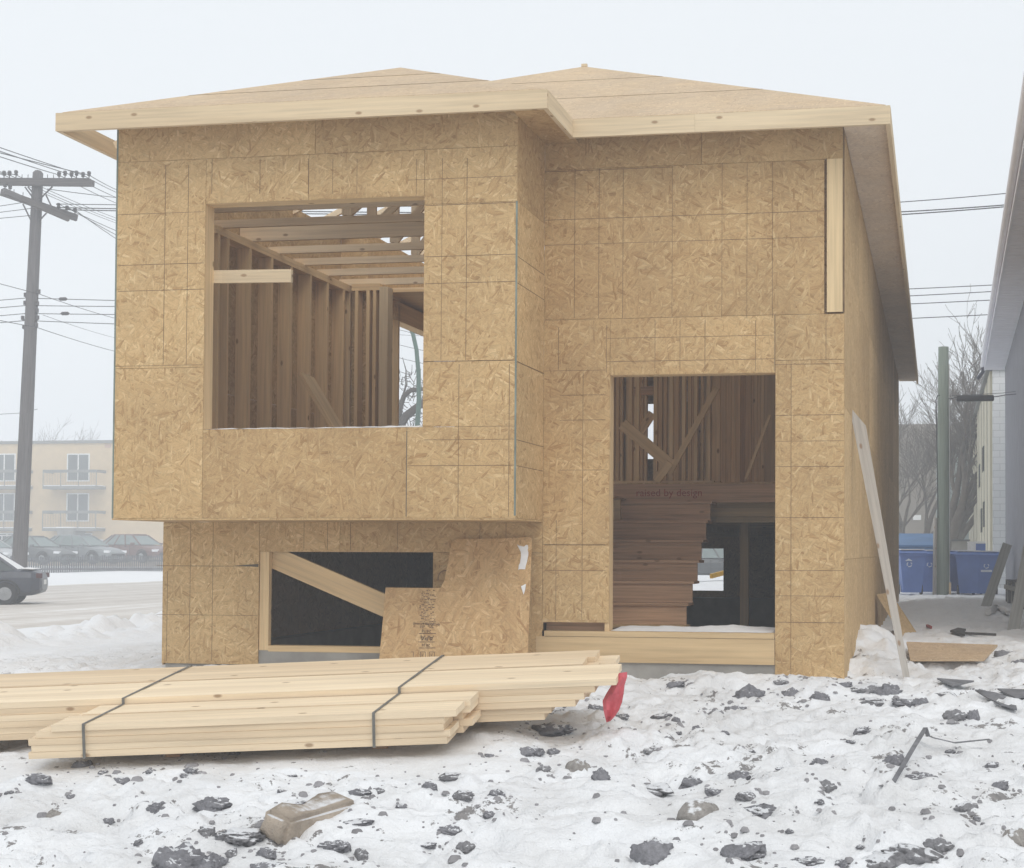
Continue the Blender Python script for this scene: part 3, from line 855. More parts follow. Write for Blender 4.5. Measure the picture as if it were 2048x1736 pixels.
# raised wood sticks out at the two hip tops
mb = MB(); mb.box(P2+Vector((0, .01, .012)), (.06, .04, .03)); hb(mb, 'ridge_block', M['fascia'])
FH = .145
def fascia(a, b, nrm, m=M['fascia'], label=None):
    mb = MB(); a = Vector(a); b = Vector(b); n = Vector(nrm)*.019
    mb.beam(a+n+Vector((0, 0, -FH/2-.016)), b+n+Vector((0, 0, -FH/2-.016)), .037, FH)
    hb(mb, 'fascia_board', m, label)
fascia(E(XE0-.036, YE1), E(XEM+.036, YE1), (0, -1, 0), label='long pale eave board over the overhang')
fascia(E(XEM, YE1+.001), E(XEM, YE2-.04), (1, 0, 0))
fascia(E(XEM+.001, YE2), E(-1.9, YE2), (0, -1, 0)); fascia(E(-1.899, YE2), E(XE1+.036, YE2), (0, -1, 0))
fascia(E(XE1, YE2+.001), E(XE1, YE3), (1, 0, 0), label='eave board along the passage side')
fascia(E(XE0, YE1+.001), E(XE0, YE3), (-1, 0, 0), label='eave board along the street side')
def roofz(X, Y):
    fr = ZE+(P1.z-ZE)/(P1.y-YE1)*(Y-YE1) if X < P1.x+.6 else ZE+s2*(Y-YE2)
    z = min(ZE+(P2.z-ZE)/(P2.x-XE0)*(X-XE0), ZE+(P2.z-ZE)/(XE1-P2.x)*(XE1-X), fr if Y < 16 else 99, P2.z)
    if Y < R1.y: z = min(z, max(ZE+(P1.z-ZE)/(XEM-P1.x)*(XEM-X), ZE+s2*(Y-YE2)))
    return max(z, ZE-.05)
random.seed(5)
ty = YF+.35
while ty < YR-.2:
    mb = MB(); wd = .038
    x0, x1 = HX0+.02, (HX1-.02 if ty > YG+.1 else CX1-.24)
    mb.bb(x0, x1 if ty > YG+.1 else CX1-.02, ty, ty+wd, ZC+.001, ZC+(.14 if abs(ty-13.53) < .1 else .072), grain=0)
    xs_ = np.linspace(x0-.25, x1+.2, 9)
    top = [Vector((x, ty+wd/2, roofz(x, ty)-.13)) for x in xs_]
    for a, b in zip(top[:-1], top[1:]): mb.beam(a, b, wd-.002, .062)
    for i in (2, 4, 6):
        b0 = Vector((xs_[i], ty+wd/2, ZC+.08))
        if top[i].z-b0.z > .12:
            mb.beam(b0, top[i], wd-.004, .089, up=(1, 0, 0))
            if i < 7: mb.beam(Vector((xs_[i], ty+wd/2, ZC+.08)), top[min(i+2, 8)]*.5+top[i+1]*.5, wd-.006, .07, up=(1, 0, 0))
    hb(mb, 'roof_truss', M['fresh'])
    ty += .61
mb = MB(); mb.bb(HX0+.1, -3.4, 16.3, 20.5, ZC-.03, ZC-.002, grain=0)
hb(mb, 'ceiling_panel', M['pine'])
mb = MB(); mb.bb(CX1+.002, XEM-.002, YE1+.02, YG-.003, ZE-.11, ZE-.098, grain=1)
hb(mb, 'soffit_panel', M['osb'])
# right-hand eave closed underneath with sheathing
mb = MB(); mb.bb(HX1+.001, XE1-.001, YE2+.01, YE3-.01, ZE-.10, ZE-.088, grain=1)
hb(mb, 'soffit_panel', M['osb_grey'])

# ------------------------------------------------------------------ lumber bundle
O_ = Vector((-4.92, 8.15, .477))
al = R_(6)
U_ = Vector((math.cos(al)*.9988, math.sin(al)*.9988, .049)); V_ = Vector((-math.sin(al), math.cos(al), .115)); V_.normalize()
U_ = (U_-V_*U_.dot(V_)).normalized(); N_ = U_.cross(V_)
def bl(px, py, n=0.0):
    """pixel -> (u, v) on the bundle's top plane raised by n"""
    d = Vector(ray(px, py)); o = O_+N_*n; t = (o-Vector((0, 0, CZ))).dot(N_)/d.dot(N_); q = Vector((0, 0, CZ))+d*t-o
    return q.dot(U_), q.dot(V_)
bundle = thing('lumber_bundle', 'strapped bundle of pale fresh boards lying in the snow before the house', 'lumber', tuple(O_-N_*.2))
MU = Matrix((U_, V_, N_)).transposed()
bundle.rotation_euler = MU.to_euler()
random.seed(21)
BT, BW = .0385, .262
rows = 6
def u_of(px, py, n=0): return bl(px, py, n)[0]
# row ends (left u, right u) per layer; layer 0 is the uppermost of each row; the two front rows lie one board lower
ROW = []
uL0, uR0 = u_of(68, 1452), u_of(896, 1428)
right_back = [u_of(1238, 1358), u_of(1185, 1378), u_of(1155, 1388), u_of(1130, 1400), u_of(1060, 1425), u_of(1040, 1436)]
for r in range(rows):
    lay = []
    if r == 0: lay = [(uL0+.10, uR0+.02), (uL0-.0, uR0-.05), (uL0-.05, uR0-.06), (uL0-.03, uR0-.02), (uL0-.06, uR0-.05)]
    elif r == 1: lay = [(uL0+.17, uR0+.06), (uL0+.05, uR0+.04), (uL0+.0, uR0-.01), (uL0-.0, uR0+.06), (uL0+.02, uR0+.0)]
    elif r == 2: lay = [(-3.2, right_back[0]), (-3.1, right_back[1]), (-2.9, right_back[2]), (-3.0, right_back[3]), (-2.95, right_back[4]), (-3.0, right_back[5])]
    elif r == 3: lay = [(-3.3, right_back[0]-.02), (-3.0, right_back[1]+.05), (-2.9, right_back[2]), (-3.0, right_back[3]+.05), (-3.0, right_back[4]), (-3.0, right_back[5])]
    elif r == 4: lay = [(-3.0, u_of(1180, 1318)), (-3.1, u_of(1200, 1322)), (-3.0, right_back[2]), (-3.0, right_back[3])]
    else: lay = [(-3.1, u_of(1198, 1312)), (-3.0, u_of(1262, 1328)-.12), (-3.0, right_back[2]), (-3.0, right_back[3])]
    ROW.append(lay)
topn = [0, .002, .0395, .037, .041, .038]
for r, lay in enumerate(ROW):
    v0 = r*BW+(.006 if r > 1 else 0); 
    for k, (a, b) in enumerate(lay):
        n1 = .2+topn[r]-k*(BT+.0012); jit = random.uniform(-.006, .006)
        mb = MB()
        M2 = Matrix.Rotation(random.uniform(-.003, .003), 3, 'Z')
        mb.box(((a+b)/2+random.uniform(-.01, .01), v0+BW/2+jit, n1-BT/2), (b-a, BW-.014, BT), M2, grain=0, off=(7*random.randint(0, 60)+random.uniform(0, .5), 7*random.randint(0, 60)+.5+random.uniform(0, 1)))
        mb.build('board', M['fresh'], bundle)
# packing blocks under it
for u in (.35, 1.62):
    mb = MB(); mb.bb(u, u+.09, .30, 5*BW, -.10, .004, grain=1); mb.build('bearer', M['stair'], bundle)
# straps
for (f0, f1, bk) in (((165, 1450), (177, 1510), (350, 1348)), ((747, 1427), (755, 1488), (868, 1327))):
    u0, v0 = bl(*f0); u1, _ = bl(*bk, .04)
    sl_ = (u1-u0)/(6*BW)
    pth = [(u0-.01, -.012, .0), (u0, -.012, .19), (u0, -.008, .2045), (u0+sl_*2*BW, 2*BW-.004, .2075), (u0+sl_*2*BW, 2*BW-.002, .243), (u0+sl_*6*BW, 6*BW, .2465), (u0+sl_*6*BW, 6*BW+.012, .235), (u0+sl_*6*BW, 6*BW+.012, .05)]
    mb = MB()
    for a, b in zip(pth[:-1], pth[1:]):
        a, b = Vector(a), Vector(b); d = (b-a).normalized(); up = Vector((0, 0, 1)) if abs(d.z) < .6 else Vector((0, -1, 0))
        mb.beam(a-d*.001, b+d*.001, .017, .0022, up=up)
    mb.build('strap', M['strap'], bundle)

# red flag tied to the longest boards
def ribbon(name, pix, Yf, m, label, cat, thick=.003):
    mb = MB(); pts = [at(x, y, Yf(i)) for i, (x, y) in enumerate(pix)]
    mb.prism(pts, (0, thick, 0)); o = mb.build(name, m); tag(o, label, cat); return o
fl = bundle.location+U_*(right_back[0])+V_*(2.5*BW)
fy0 = fl.y-.02
cols_ = [  # left pixel, right pixel, row by row down the cloth
    ((1238, 1346), (1254, 1344)), ((1232, 1356), (1254, 1354)), ((1222, 1372), (1249, 1370)), ((1212, 1388), (1247, 1388)),
    ((1205, 1402), (1244, 1404)), ((1207, 1420), (1238, 1420)), ((1210, 1434), (1230, 1432)), ((1213, 1445), (1221, 1442))]
mb = MB(); grid = []
for i, (a, b) in enumerate(cols_):
    row = []
    for k in range(6):
        f = k/5; x = a[0]*(1-f)+b[0]*f; y = a[1]*(1-f)+b[1]*f
        row.append(at(x, y, fy0-.05*i/7+.028*math.sin(f*7+i*.7)*(i/7+.25)))
    grid.append(row)
for sgn in (0, .004):
    for i in range(len(grid)-1):
        for k in range(5):
            q = [grid[i][k], grid[i][k+1], grid[i+1][k+1], grid[i+1][k]]
            if sgn: q.reverse()
            mb.face([p+Vector((0, sgn, 0)) for p in q], [(p.x, p.z) for p in q], smooth=True)
tag(mb.build('red_flag', M['cloth']), 'red cloth flag hanging from the long boards at the right end of the bundle', 'flag')

# ------------------------------------------------------------------ loose strand board sheet leaning at the low window
sheet = thing('loose_board_sheet', 'L shaped strand board sheet leaning against the wall beside the low window', 'board sheet', tuple(at(900, 1325, 11.74)))
yb_, ytp = 11.75, 12.13
def shp(x, y):
    """point of the leaning sheet's face at a pixel"""
    a = at(900, 1325, yb_); b = at(900, 1076, ytp); d = b-a
    n = Vector((1, 0, 0)).cross(d).normalized(); r_ = Vector(ray(x, y)); c = Vector((0, 0, CZ)); t = (a-c).dot(n)/r_.dot(n); return c+r_*t
loc = sheet.location.copy()
pol = [shp(*p) for p in ((757, 1335), (761, 1290), (766, 1235), (771, 1177), (771.5, 1175), (881, 1176), (889, 1160), (897, 1120), (903, 1086), (912, 1078), (1000, 1077), (1060, 1074), (1063.5, 1078), (1061, 1150), (1058, 1230), (1055, 1320))]
mb = MB(); mb.prism([p-loc for p in pol], Vector((0, .0105, -.004)), uvf=lambda p: (p.x+300.3, p.z+425.7))
mb.build('board_panel', M['osb_loose'], sheet)
def on_sheet(x, y): return shp(x, y)-loc+Vector((0, -.0016, .0006))
# printed grade stamp, upside down
mb = MB()
def bar(x0, y0, x1, y1, w=1.6):
    a, b = on_sheet(x0, y0), on_sheet(x1, y1); mb.beam(a, b, .0012, w*.0041, up=(b-a).cross(Vector((0, 1, 0))))
random.seed(4)
for (x0, x1, y) in ((838, 872, 1267), (836, 870, 1284), (838, 871, 1296)): bar(x0, y, x1, y, 1.2)
for bx in (841, 859):
    bar(bx, 1304, bx+10, 1304, .9); bar(bx, 1315, bx+10, 1315, .9); bar(bx, 1304, bx, 1315, .9); bar(bx+10, 1304, bx+10, 1315, .9)
    bar(bx+3, 1306.5, bx+3, 1312.5, .9); bar(bx+6.5, 1307, bx+4, 1312, .8)
bar(823, 1304, 827, 1304, .8); bar(827, 1304, 827, 1314, .8)
for y in np.arange(1181, 1256, 3.1):                      # dense lines of small print
    x = 838+random.uniform(0, 6)
    while x < 868:
        l = random.uniform(1.5, 6)
        if random.random() < .72: bar(x, y, min(x+l, 872), y, random.uniform(.7, 1.9))
        x += l+random.uniform(.8, 2.5)
for x in (840, 846, 851, 857, 862): bar(x, 1274-1, x+3, 1289-8, .5)
mb.build('printed_mark', M['stamp'], sheet)
tilt = math.atan2(ytp-yb_, (at(900, 1076, ytp)-at(900, 1325, yb_)).z)
face2 = Matrix.Rotation(-tilt, 4, 'X') @ Matrix.Rotation(R_(90), 4, 'X') @ Matrix.Rotation(R_(178), 4, 'Z')
for s_, x, y, h in (('APA', 854, 1275.5, .062), ('24/16', 853, 1262, .036), ('2R24', 852, 1290, .034), ('RATED SHEATHING', 853, 1248, .026)):
    text_mesh('lettering', s_, h, M['stamp'], sheet, Matrix.Translation(on_sheet(x, y)+Vector((0, -.001, 0))) @ face2)
# knot-like scar and the frozen white smears on it
def blob(pix, m, name, par, th=.004):
    mb = MB(); mb.prism([on_sheet(*p) for p in pix], Vector((0, -th, th*.3))); return mb.build(name, m, par)
def ragged(pix, n=5, a=1.6):
    out_ = []
    for i in range(len(pix)):
        p, q = pix[i], pix[(i+1) % len(pix)]
        for k in range(n): f = k/n; out_.append((p[0]*(1-f)+q[0]*f+random.uniform(-a, a), p[1]*(1-f)+q[1]*f+random.uniform(-a, a)))
    return out_
blob(ragged([(1034, 1090), (1048, 1094), (1056, 1090), (1056, 1110), (1050, 1138), (1036, 1140), (1041, 1122), (1042, 1104)], 4, 1.0), M['white'], 'snow_patch', sheet)
blob(ragged([(1042, 1172), (1052, 1168), (1048, 1189)], 3, .8), M['white'], 'snow_patch', sheet)
mb = MB()                                                 # oval scar
cx, cy = 890, 1158
ringp = [(cx+14*math.cos(t), cy+17*math.sin(t)) for t in np.linspace(math.pi*.95, math.pi*2.2, 14)]
for p, q in zip(ringp[:-1], ringp[1:]):
    a, b = at(p[0], p[1], YG-.001), at(q[0], q[1], YG-.001)
    mb.beam(a, b, .001, .010, up=(b-a).cross(Vector((0, 1, 0))))
hb(mb, 'board_scar', M['line'])

# ------------------------------------------------------------------ things in the passage
def leaning(name, a, b, w, th, m, label, cat, up=(1, 0, 0), cut=0):
    a, b = Vector(a), Vector(b); o = thing(name, label, cat, tuple(a))
    return a, b
pa = atg(1816, 1362); 
pb = atx(1712, 815, HX1+.03)
mb = MB(); d = (pb-pa).normalized()
side = d.cross(Vector((0, -1, 0))).normalized()
wv = .056
q0, q1 = pa-d*.06, pb
nn = side.cross(d).normalized()
poly = [q0-side*wv*.3, q0+side*wv*.5, pb+side*wv*.95-d*.16, pb-side*wv*.95+d*.05, q0+d*.1-side*wv*.75]
L_ = (pb-pa).length
poly = [q0-side*wv*.45, q0+side*wv*.45, pb+side*wv-d*.20, pb-side*wv+d*.02]
mb.prism([p-pa for p in poly], nn*.022, uvf=lambda p: (p.dot(d)+2.2, p.dot(side)+3))
o = mb.build('plank', M['weath']); o.location = pa
tag(o, 'long grey weathered plank leaning on the right side wall of the house', 'plank')
# short offcut leaning on the wall behind the plank
mb = MB(); c0 = atg(1818, 1262); pts = [atx(1789, 1192, HX1+.02), atx(1815, 1195, HX1+.06)]
b0, b1 = atg(1808, 1274), atg(1838, 1264)
dd = Vector((0, 0, 0))
mb.prism([b0-c0-Vector((0, 0, .05)), b1-c0-Vector((0, 0, .05)), Vector((HX1+.16, b1.y-.1, at(1818, 1185, b1.y).z))-c0, Vector((HX1+.02, b0.y+.05, at(1790, 1190, b0.y).z))-c0], (0, .018, .003))
o = mb.build('board_offcut', bpy.data.materials['osb_wet'] if 'osb_wet' in bpy.data.materials else M['osb']); o.location = c0
tag(o, 'strand board offcut leaning on the wall behind the grey plank', 'board')
# board sheet lying tilted over a hollow in the snow
mb = MB()
f0, f1 = at(1821, 1320, 13.86), at(1968, 1320, 13.98); r0_, r1_ = at(1813, 1285, 14.55), at(1995, 1291, 14.7)
for p in (r0_, r1_): p.z = max(p.z, gz(p.x, p.y)+.03)
cc = (f0+f1)/2
mb.prism([f0-cc, f1-cc, r1_-cc, r0_-cc], (0, .0, .02), uvf=lambda p: (p.x+77, p.y+3.3))
o = mb.build('board_sheet', osb('osb_wet', (.86, .80, .72), frost=.12)); o.location = cc-Vector((0, 0, .012))
tag(o, 'strand board sheet lying flat over a hollow in the passage snow', 'board')
# dark flat bar (spade-like scrap) on the passage snow
a, b, c_ = atg(1900, 1268), atg(1928, 1272), atg(1992, 1276)
mb = MB(); up = Vector((0, 0, .035))
mb.prism([a+up, atg(1916, 1265)+up, atg(1932, 1267)+up, b+up, atg(1930, 1278)+up, atg(1912, 1273)+up], (0, 0, .02)); mb.beam(b+up, c_+up, .05, .03)
tag(mb.build('spade', plain('dark_rust', (.06, .055, .05), .8)), 'dark narrow spade lying on the snow of the passage', 'spade')
# crumpled dark tarpaulin at the neighbour's foot
def rock_mesh(name, seed, m, sub=3, rough=.35, sx=1, sy=1, sz=.7):
    import bmesh
    bm = bmesh.new(); bmesh.ops.create_icosphere(bm, subdivisions=sub, radius=1.0)
    rs = np.random.RandomState(seed); off = rs.rand(3)*50
    for v in bm.verts:
        c = v.co; n1 = float(vnoise(c.x*1.2+off[0]+c.z, c.y*1.2+off[1]-c.z*.7, 1.3, seed)); n2 = float(vnoise(c.x*2+off[1]+c.z*2, c.y*2+off[2]+c.z, 2.3, seed+1)); n3 = float(vnoise(c.x*3+c.z*4+off[2], c.y*4-c.z*3, 3.1, seed+2))
        n4 = float(vnoise(c.x*6+c.z*7+off[0], c.y*7-c.z*5, 2.9, seed+3)); k = 1+rough*(1.6*n1+1.1*n2+.8*n3+.55*n4)
        # facets
        v.co = c*k
    # cut by a few random planes: broken faces
    for _ in range(4):
        n = Vector(rs.randn(3)).normalized(); n.z = abs(n.z)*.7; n.normalize(); lim = rs.uniform(.62, .9)
        for v in bm.verts:
            e = v.co.dot(n)-lim
            if e > 0: v.co -= n*e*.85
    for v in bm.verts: v.co = Vector((v.co.x*sx, v.co.y*sy, v.co.z*sz))
    me = bpy.data.meshes.new(name); bm.to_mesh(me); bm.free()
    for p in me.polygons: p.use_smooth = True
    me.materials.append(m); return me
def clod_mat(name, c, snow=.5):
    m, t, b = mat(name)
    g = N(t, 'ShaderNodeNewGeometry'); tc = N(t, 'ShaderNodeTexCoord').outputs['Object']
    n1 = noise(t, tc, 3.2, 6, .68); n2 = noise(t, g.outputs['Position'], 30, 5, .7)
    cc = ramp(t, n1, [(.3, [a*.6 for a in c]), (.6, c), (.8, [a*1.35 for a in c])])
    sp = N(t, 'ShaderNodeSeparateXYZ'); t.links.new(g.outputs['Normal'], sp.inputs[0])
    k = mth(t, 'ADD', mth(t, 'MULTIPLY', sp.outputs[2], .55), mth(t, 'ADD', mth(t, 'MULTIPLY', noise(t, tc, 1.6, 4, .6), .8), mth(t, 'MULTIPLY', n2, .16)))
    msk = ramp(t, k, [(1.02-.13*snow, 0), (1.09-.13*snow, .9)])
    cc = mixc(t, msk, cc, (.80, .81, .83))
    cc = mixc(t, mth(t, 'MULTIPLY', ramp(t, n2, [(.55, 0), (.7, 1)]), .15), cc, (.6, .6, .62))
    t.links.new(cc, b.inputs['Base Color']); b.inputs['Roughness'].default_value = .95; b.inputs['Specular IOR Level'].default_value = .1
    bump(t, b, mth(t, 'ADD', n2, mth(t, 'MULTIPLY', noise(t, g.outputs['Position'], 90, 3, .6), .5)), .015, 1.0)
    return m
M['clod'] = clod_mat('frozen_soil', (.265, .262, .28), .2)  # soil tones lightened: a pale veil of glare is put into the colour
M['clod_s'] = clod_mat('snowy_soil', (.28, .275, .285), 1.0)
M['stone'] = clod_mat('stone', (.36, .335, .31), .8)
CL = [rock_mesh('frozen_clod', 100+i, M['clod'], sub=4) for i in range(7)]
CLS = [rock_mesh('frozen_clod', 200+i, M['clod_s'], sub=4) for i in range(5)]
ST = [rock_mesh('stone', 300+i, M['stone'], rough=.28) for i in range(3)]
random.seed(31)
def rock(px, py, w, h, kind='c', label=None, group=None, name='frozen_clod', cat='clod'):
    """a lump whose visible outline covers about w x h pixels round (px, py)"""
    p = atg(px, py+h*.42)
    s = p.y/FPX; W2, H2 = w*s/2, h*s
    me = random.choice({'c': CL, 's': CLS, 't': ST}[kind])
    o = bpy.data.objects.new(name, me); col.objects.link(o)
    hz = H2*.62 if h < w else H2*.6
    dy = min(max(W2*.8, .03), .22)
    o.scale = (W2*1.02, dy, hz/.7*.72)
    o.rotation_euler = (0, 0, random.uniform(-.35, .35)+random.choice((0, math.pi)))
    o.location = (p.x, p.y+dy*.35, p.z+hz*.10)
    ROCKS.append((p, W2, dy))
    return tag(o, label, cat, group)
ROCKS = []
BIG = [
 (1499, 1380, 66, 56, 'c', 'big dark clod right in front of the entry corner, tallest of the row'),
 (1473, 1403, 52, 24, 'c', 'low dark clod touching the front of the tallest clod'),
 (1583, 1380, 44, 34, 'c', 'steep dark clod below the right corner of the house'),
 (1102, 1449, 88, 30, 'c', 'long dark dirt lump under the right end of the lumber bundle'),
 (1156, 1523, 54, 44, 't', 'grey brown stone with a snowy crown in front of the bundle end'),
 (1391, 1607, 88, 62, 't', 'largest pale brown stone in the foreground snow'),
 (1307, 1684, 98, 68, 'c', 'big dark clod at the lower edge left of the pale stone'),
 (1532, 1620, 122, 40, 'c', 'long flat dark clod to the right of the pale stone'),
 (1491, 1689, 98, 52, 'c', 'dark wedge shaped clod at the lower edge below the long flat clod'),
 (1826, 1695, 104, 56, 's', 'broad snow capped clod in the lower right corner'),
 (1839, 1548, 74, 36, 'c', 'dark clod lying under the bent grey strip'),
 (345, 1702, 128, 84, 'c', 'largest dark clod, at the lower left edge'),
 (424, 1716, 66, 52, 'c', 'dark clod joined to the right of the largest lower left clod'),
 (315, 1606, 54, 46, 'c', 'blocky dark clod above the largest lower left clod'),
 (475, 1662, 102, 36, 's', 'long snow dusted clod above the lower left lumps'),
 (417, 1608, 68, 34, 'c', 'slanting dark clod left of the tan block'),
 (595, 1617, 64, 24, 'c', 'dark clod touching the upper left of the tan block'),
 (1059, 1495, 56, 27, 'c', 'dark clod just below the bundle shadow'),
 (1059+870, 1595, 42, 28, 's', 'crumbly snow covered clod right of centre in the foreground'),
 (2032, 1662, 60, 54, 't', 'grey stone cut by the right edge of the picture'),
 (1768, 1714, 84, 44, 's', 'snowy lump at the lower edge left of the broad lower right clod'),
 (532, 1727, 80, 30, 'c', 'dark clod at the lower edge below the tan block'),
 (77, 1562, 62, 27, 'c', 'dark forked clod below the left end of the bundle'),
 (165, 1523, 44, 24, 'c', 'dark lump wedged under the left end of the bundle'),
 (105, 1620, 42, 34, 't', 'grey stone alone in the snow at left'),
]
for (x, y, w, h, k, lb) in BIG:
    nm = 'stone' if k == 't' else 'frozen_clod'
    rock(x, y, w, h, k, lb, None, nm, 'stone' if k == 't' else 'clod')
MED = [(1642, 1387, 46, 30), (1732, 1370, 60, 26), (1773, 1372, 48, 31), (1742, 1400, 56, 22), (1814, 1405, 60, 22), (1844, 1398, 32, 18), (1890, 1392, 50, 22), (1962, 1376, 24, 22), (1913, 1428, 40, 26), (1949, 1425, 26, 29), (1724, 1456, 42, 18), (1430, 1420, 33, 23),
 (1325, 1428, 38, 20), (1240, 1441, 34, 17), (1189, 1418, 34, 26), (1105, 1421, 29, 19), (1307, 1492, 40, 18), (1200, 1543, 34, 36), (1084, 1533, 30, 20), (1642, 1520, 37, 20), (1793, 1513, 42, 30), (1652, 1567, 40, 33), (2000, 1564, 34, 27), (1307, 1572, 86, 21), (1379, 1559, 47, 33), (1425, 1579, 37, 22),
 (1491, 1579, 40, 24), (1476, 1546, 38, 22), (1880, 1684, 52, 36), (1614, 1718, 72, 20), (240, 1557, 42, 20), (410, 1655, 42, 36), (508, 1668, 34, 26), (462, 1700, 27, 26), (532, 1700, 46, 26), (667, 1685, 72, 30), (720, 1700, 33, 34), (897, 1655, 44, 18), (932, 1695, 33, 27), (715, 1640, 62, 20),
 (715, 1585, 42, 14), (900, 1547, 46, 20), (860, 1567, 37, 20), (925, 1600, 42, 24), (380, 1537, 36, 13), (990, 1582, 32, 18), (757, 1577, 26, 16), (370, 1549, 34, 12), (1250, 1455, 26, 12), (1690, 1362, 30, 18), (1352, 1362, 36, 16), (1560, 1362, 26, 12)]
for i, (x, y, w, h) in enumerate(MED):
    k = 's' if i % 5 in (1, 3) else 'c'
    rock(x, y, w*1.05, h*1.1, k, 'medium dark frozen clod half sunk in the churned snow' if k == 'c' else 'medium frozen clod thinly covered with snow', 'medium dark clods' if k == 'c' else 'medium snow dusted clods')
SML = [(1353, 1436, 22, 15), (1394, 1435, 17, 18), (1107, 1500, 25, 15), (1333, 1476, 22, 13), (1356, 1459, 17, 11), (1450, 1472, 20, 11), (1637, 1607, 22, 12), (1680, 1722, 32, 18), (17, 1582, 19, 14), (205, 1542, 26, 11), (855, 1685, 37, 14), (582, 1540, 28, 13), (980, 1626, 26, 14), (467, 1502, 26, 16), (978, 1502, 22, 16), (140, 1590, 20, 16), (215, 1640, 26, 16), (275, 1680, 20, 22), (1600, 1405, 18, 12), (1700, 1480, 18, 10), (1500, 1500, 18, 9), (1560, 1535, 20, 10), (1955, 1620, 20, 14), (1720, 1660, 18, 10), (1580, 1660, 18, 10), (1900, 1500, 22, 12), (2010, 1500, 30, 18), (1985, 1525, 26, 20), (640, 1560, 20, 10), (800, 1610, 22, 10), (560, 1580, 18, 10), (300, 1540, 22, 10)]
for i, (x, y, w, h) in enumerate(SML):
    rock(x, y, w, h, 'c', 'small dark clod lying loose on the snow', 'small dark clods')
# crumbs of soil too many to count: one object
random.seed(77)
mb = MB(); rs = np.random.RandomState(9)
spots = []
for i in range(800):
    px = rs.uniform(-40, 2090); py = rs.uniform(1345, 1750)
    if px < 1000 and py < 1500: continue
    if float(vnoise(px*.01, py*.02, 1.1, 4)) < rs.uniform(-.3, .25): continue
    p = atg(px, py)
    spots.append((p.x, p.y, rs.gamma(1.6, .0045)+.003))
for p, w2, dy in ROCKS:
    for k in range(int(3+w2*55)):
        a = rs.uniform(0, 6.28); d = 1+abs(rs.normal(0, .55)); spots.append((p.x+math.cos(a)*w2*d*1.15, p.y+dy*.3+math.sin(a)*(dy+.03)*d*1.2, rs.gamma(2.0, .0048)+.003))
for (x, y, w) in spots:
    if y > YG-.1 and HX0-.1 < x < HX1+.1: continue
    p = Vector((x, y, gz(x, y))); h = w*rs.uniform(.3, .7)
    a = rs.uniform(0, 6.28); n = 7
    pts = [Vector((math.cos(a+k*6.283/n)*w*rs.uniform(.8, 1.3), math.sin(a+k*6.283/n)*w*rs.uniform(.8, 1.2), 0)) for k in range(n)]
    tp = Vector((rs.uniform(-.5, .5)*w, rs.uniform(-.5, .5)*w, h))
    for k in range(n):
        q0, q1 = p+pts[k], p+pts[(k+1) % n]; u0, u1 = p+pts[k]*.6+Vector((0, 0, h*.8)), p+pts[(k+1) % n]*.6+Vector((0, 0, h*.8))
        mb.face([q0+Vector((0, 0, -.006)), q1+Vector((0, 0, -.006)), u1, u0], [(0, 0)]*4, smooth=True); mb.face([u0, u1, p+tp], [(0, 0)]*3, smooth=True)
tag(mb.build('soil_crumbs', plain('soil_crumbs', (.27, .262, .27), .95, .3, 8)), kind='stuff')

# tan block half buried in the foreground
a = atg(562, 1688); b = atg(694, 1612)
mb = MB(); d = (b-a); d.z = 0; ln = d.length
blk = thing('stone_block', 'tan squared block half buried in the foreground snow', 'block', tuple((a+b)/2), math.atan2(d.y, d.x))
import bmesh as _b
bm = _b.new(); _b.ops.create_cube(bm, size=1)
for v in bm.verts: v.co = Vector((v.co.x*(ln+.03), v.co.y*.17, v.co.z*.14+.0))
_b.ops.bevel(bm, geom=bm.edges[:], offset=.022, segments=2, affect='EDGES'); _b.ops.subdivide_edges(bm, edges=bm.edges[:], cuts=3, use_grid_fill=True)
for v in bm.verts: v.co += v.co.normalized()*.06*float(vnoise(v.co.x*4+v.co.z*3, v.co.y*5+v.co.z*2, 3, 2))
me = bpy.data.meshes.new('block_body'); bm.to_mesh(me); bm.free()
for p in me.polygons: p.use_smooth = True
me.materials.append(clod_mat('tan_block', (.50, .42, .34), .75))
o = bpy.data.objects.new('block_body', me); col.objects.link(o); o.parent = blk; o.location = (0, .04, .02); o.rotation_euler = (.3, 0, 0)

# bent black strip lying over a clod
pts = [atg(*q)+Vector((0, 0, z)) for q, z in (((1762, 1580), .02), ((1785, 1572), .025), ((1806, 1550), .05), ((1828, 1524), .09), ((1851, 1502), .12), ((1856, 1506), .10), ((1868, 1507), .09), ((1910, 1504), .075), ((1945, 1502), .07), ((1978, 1503), .06))]
mb = MB()
for a, b in zip(pts[:-1], pts[1:]):
    dd = (b-a).normalized(); mb.beam(a-dd*.004, b+dd*.004, .026, .005)
M['black'] = plain('black_strip', (.035, .036, .038), .55, .2, 9)
M['felt'] = plain('grey_felt', (.17, .17, .18), .85, .3, 9)
tag(mb.build('bent_strip', M['felt']), 'bent dark grey plastic strip sticking out of the foreground snow', 'strip')
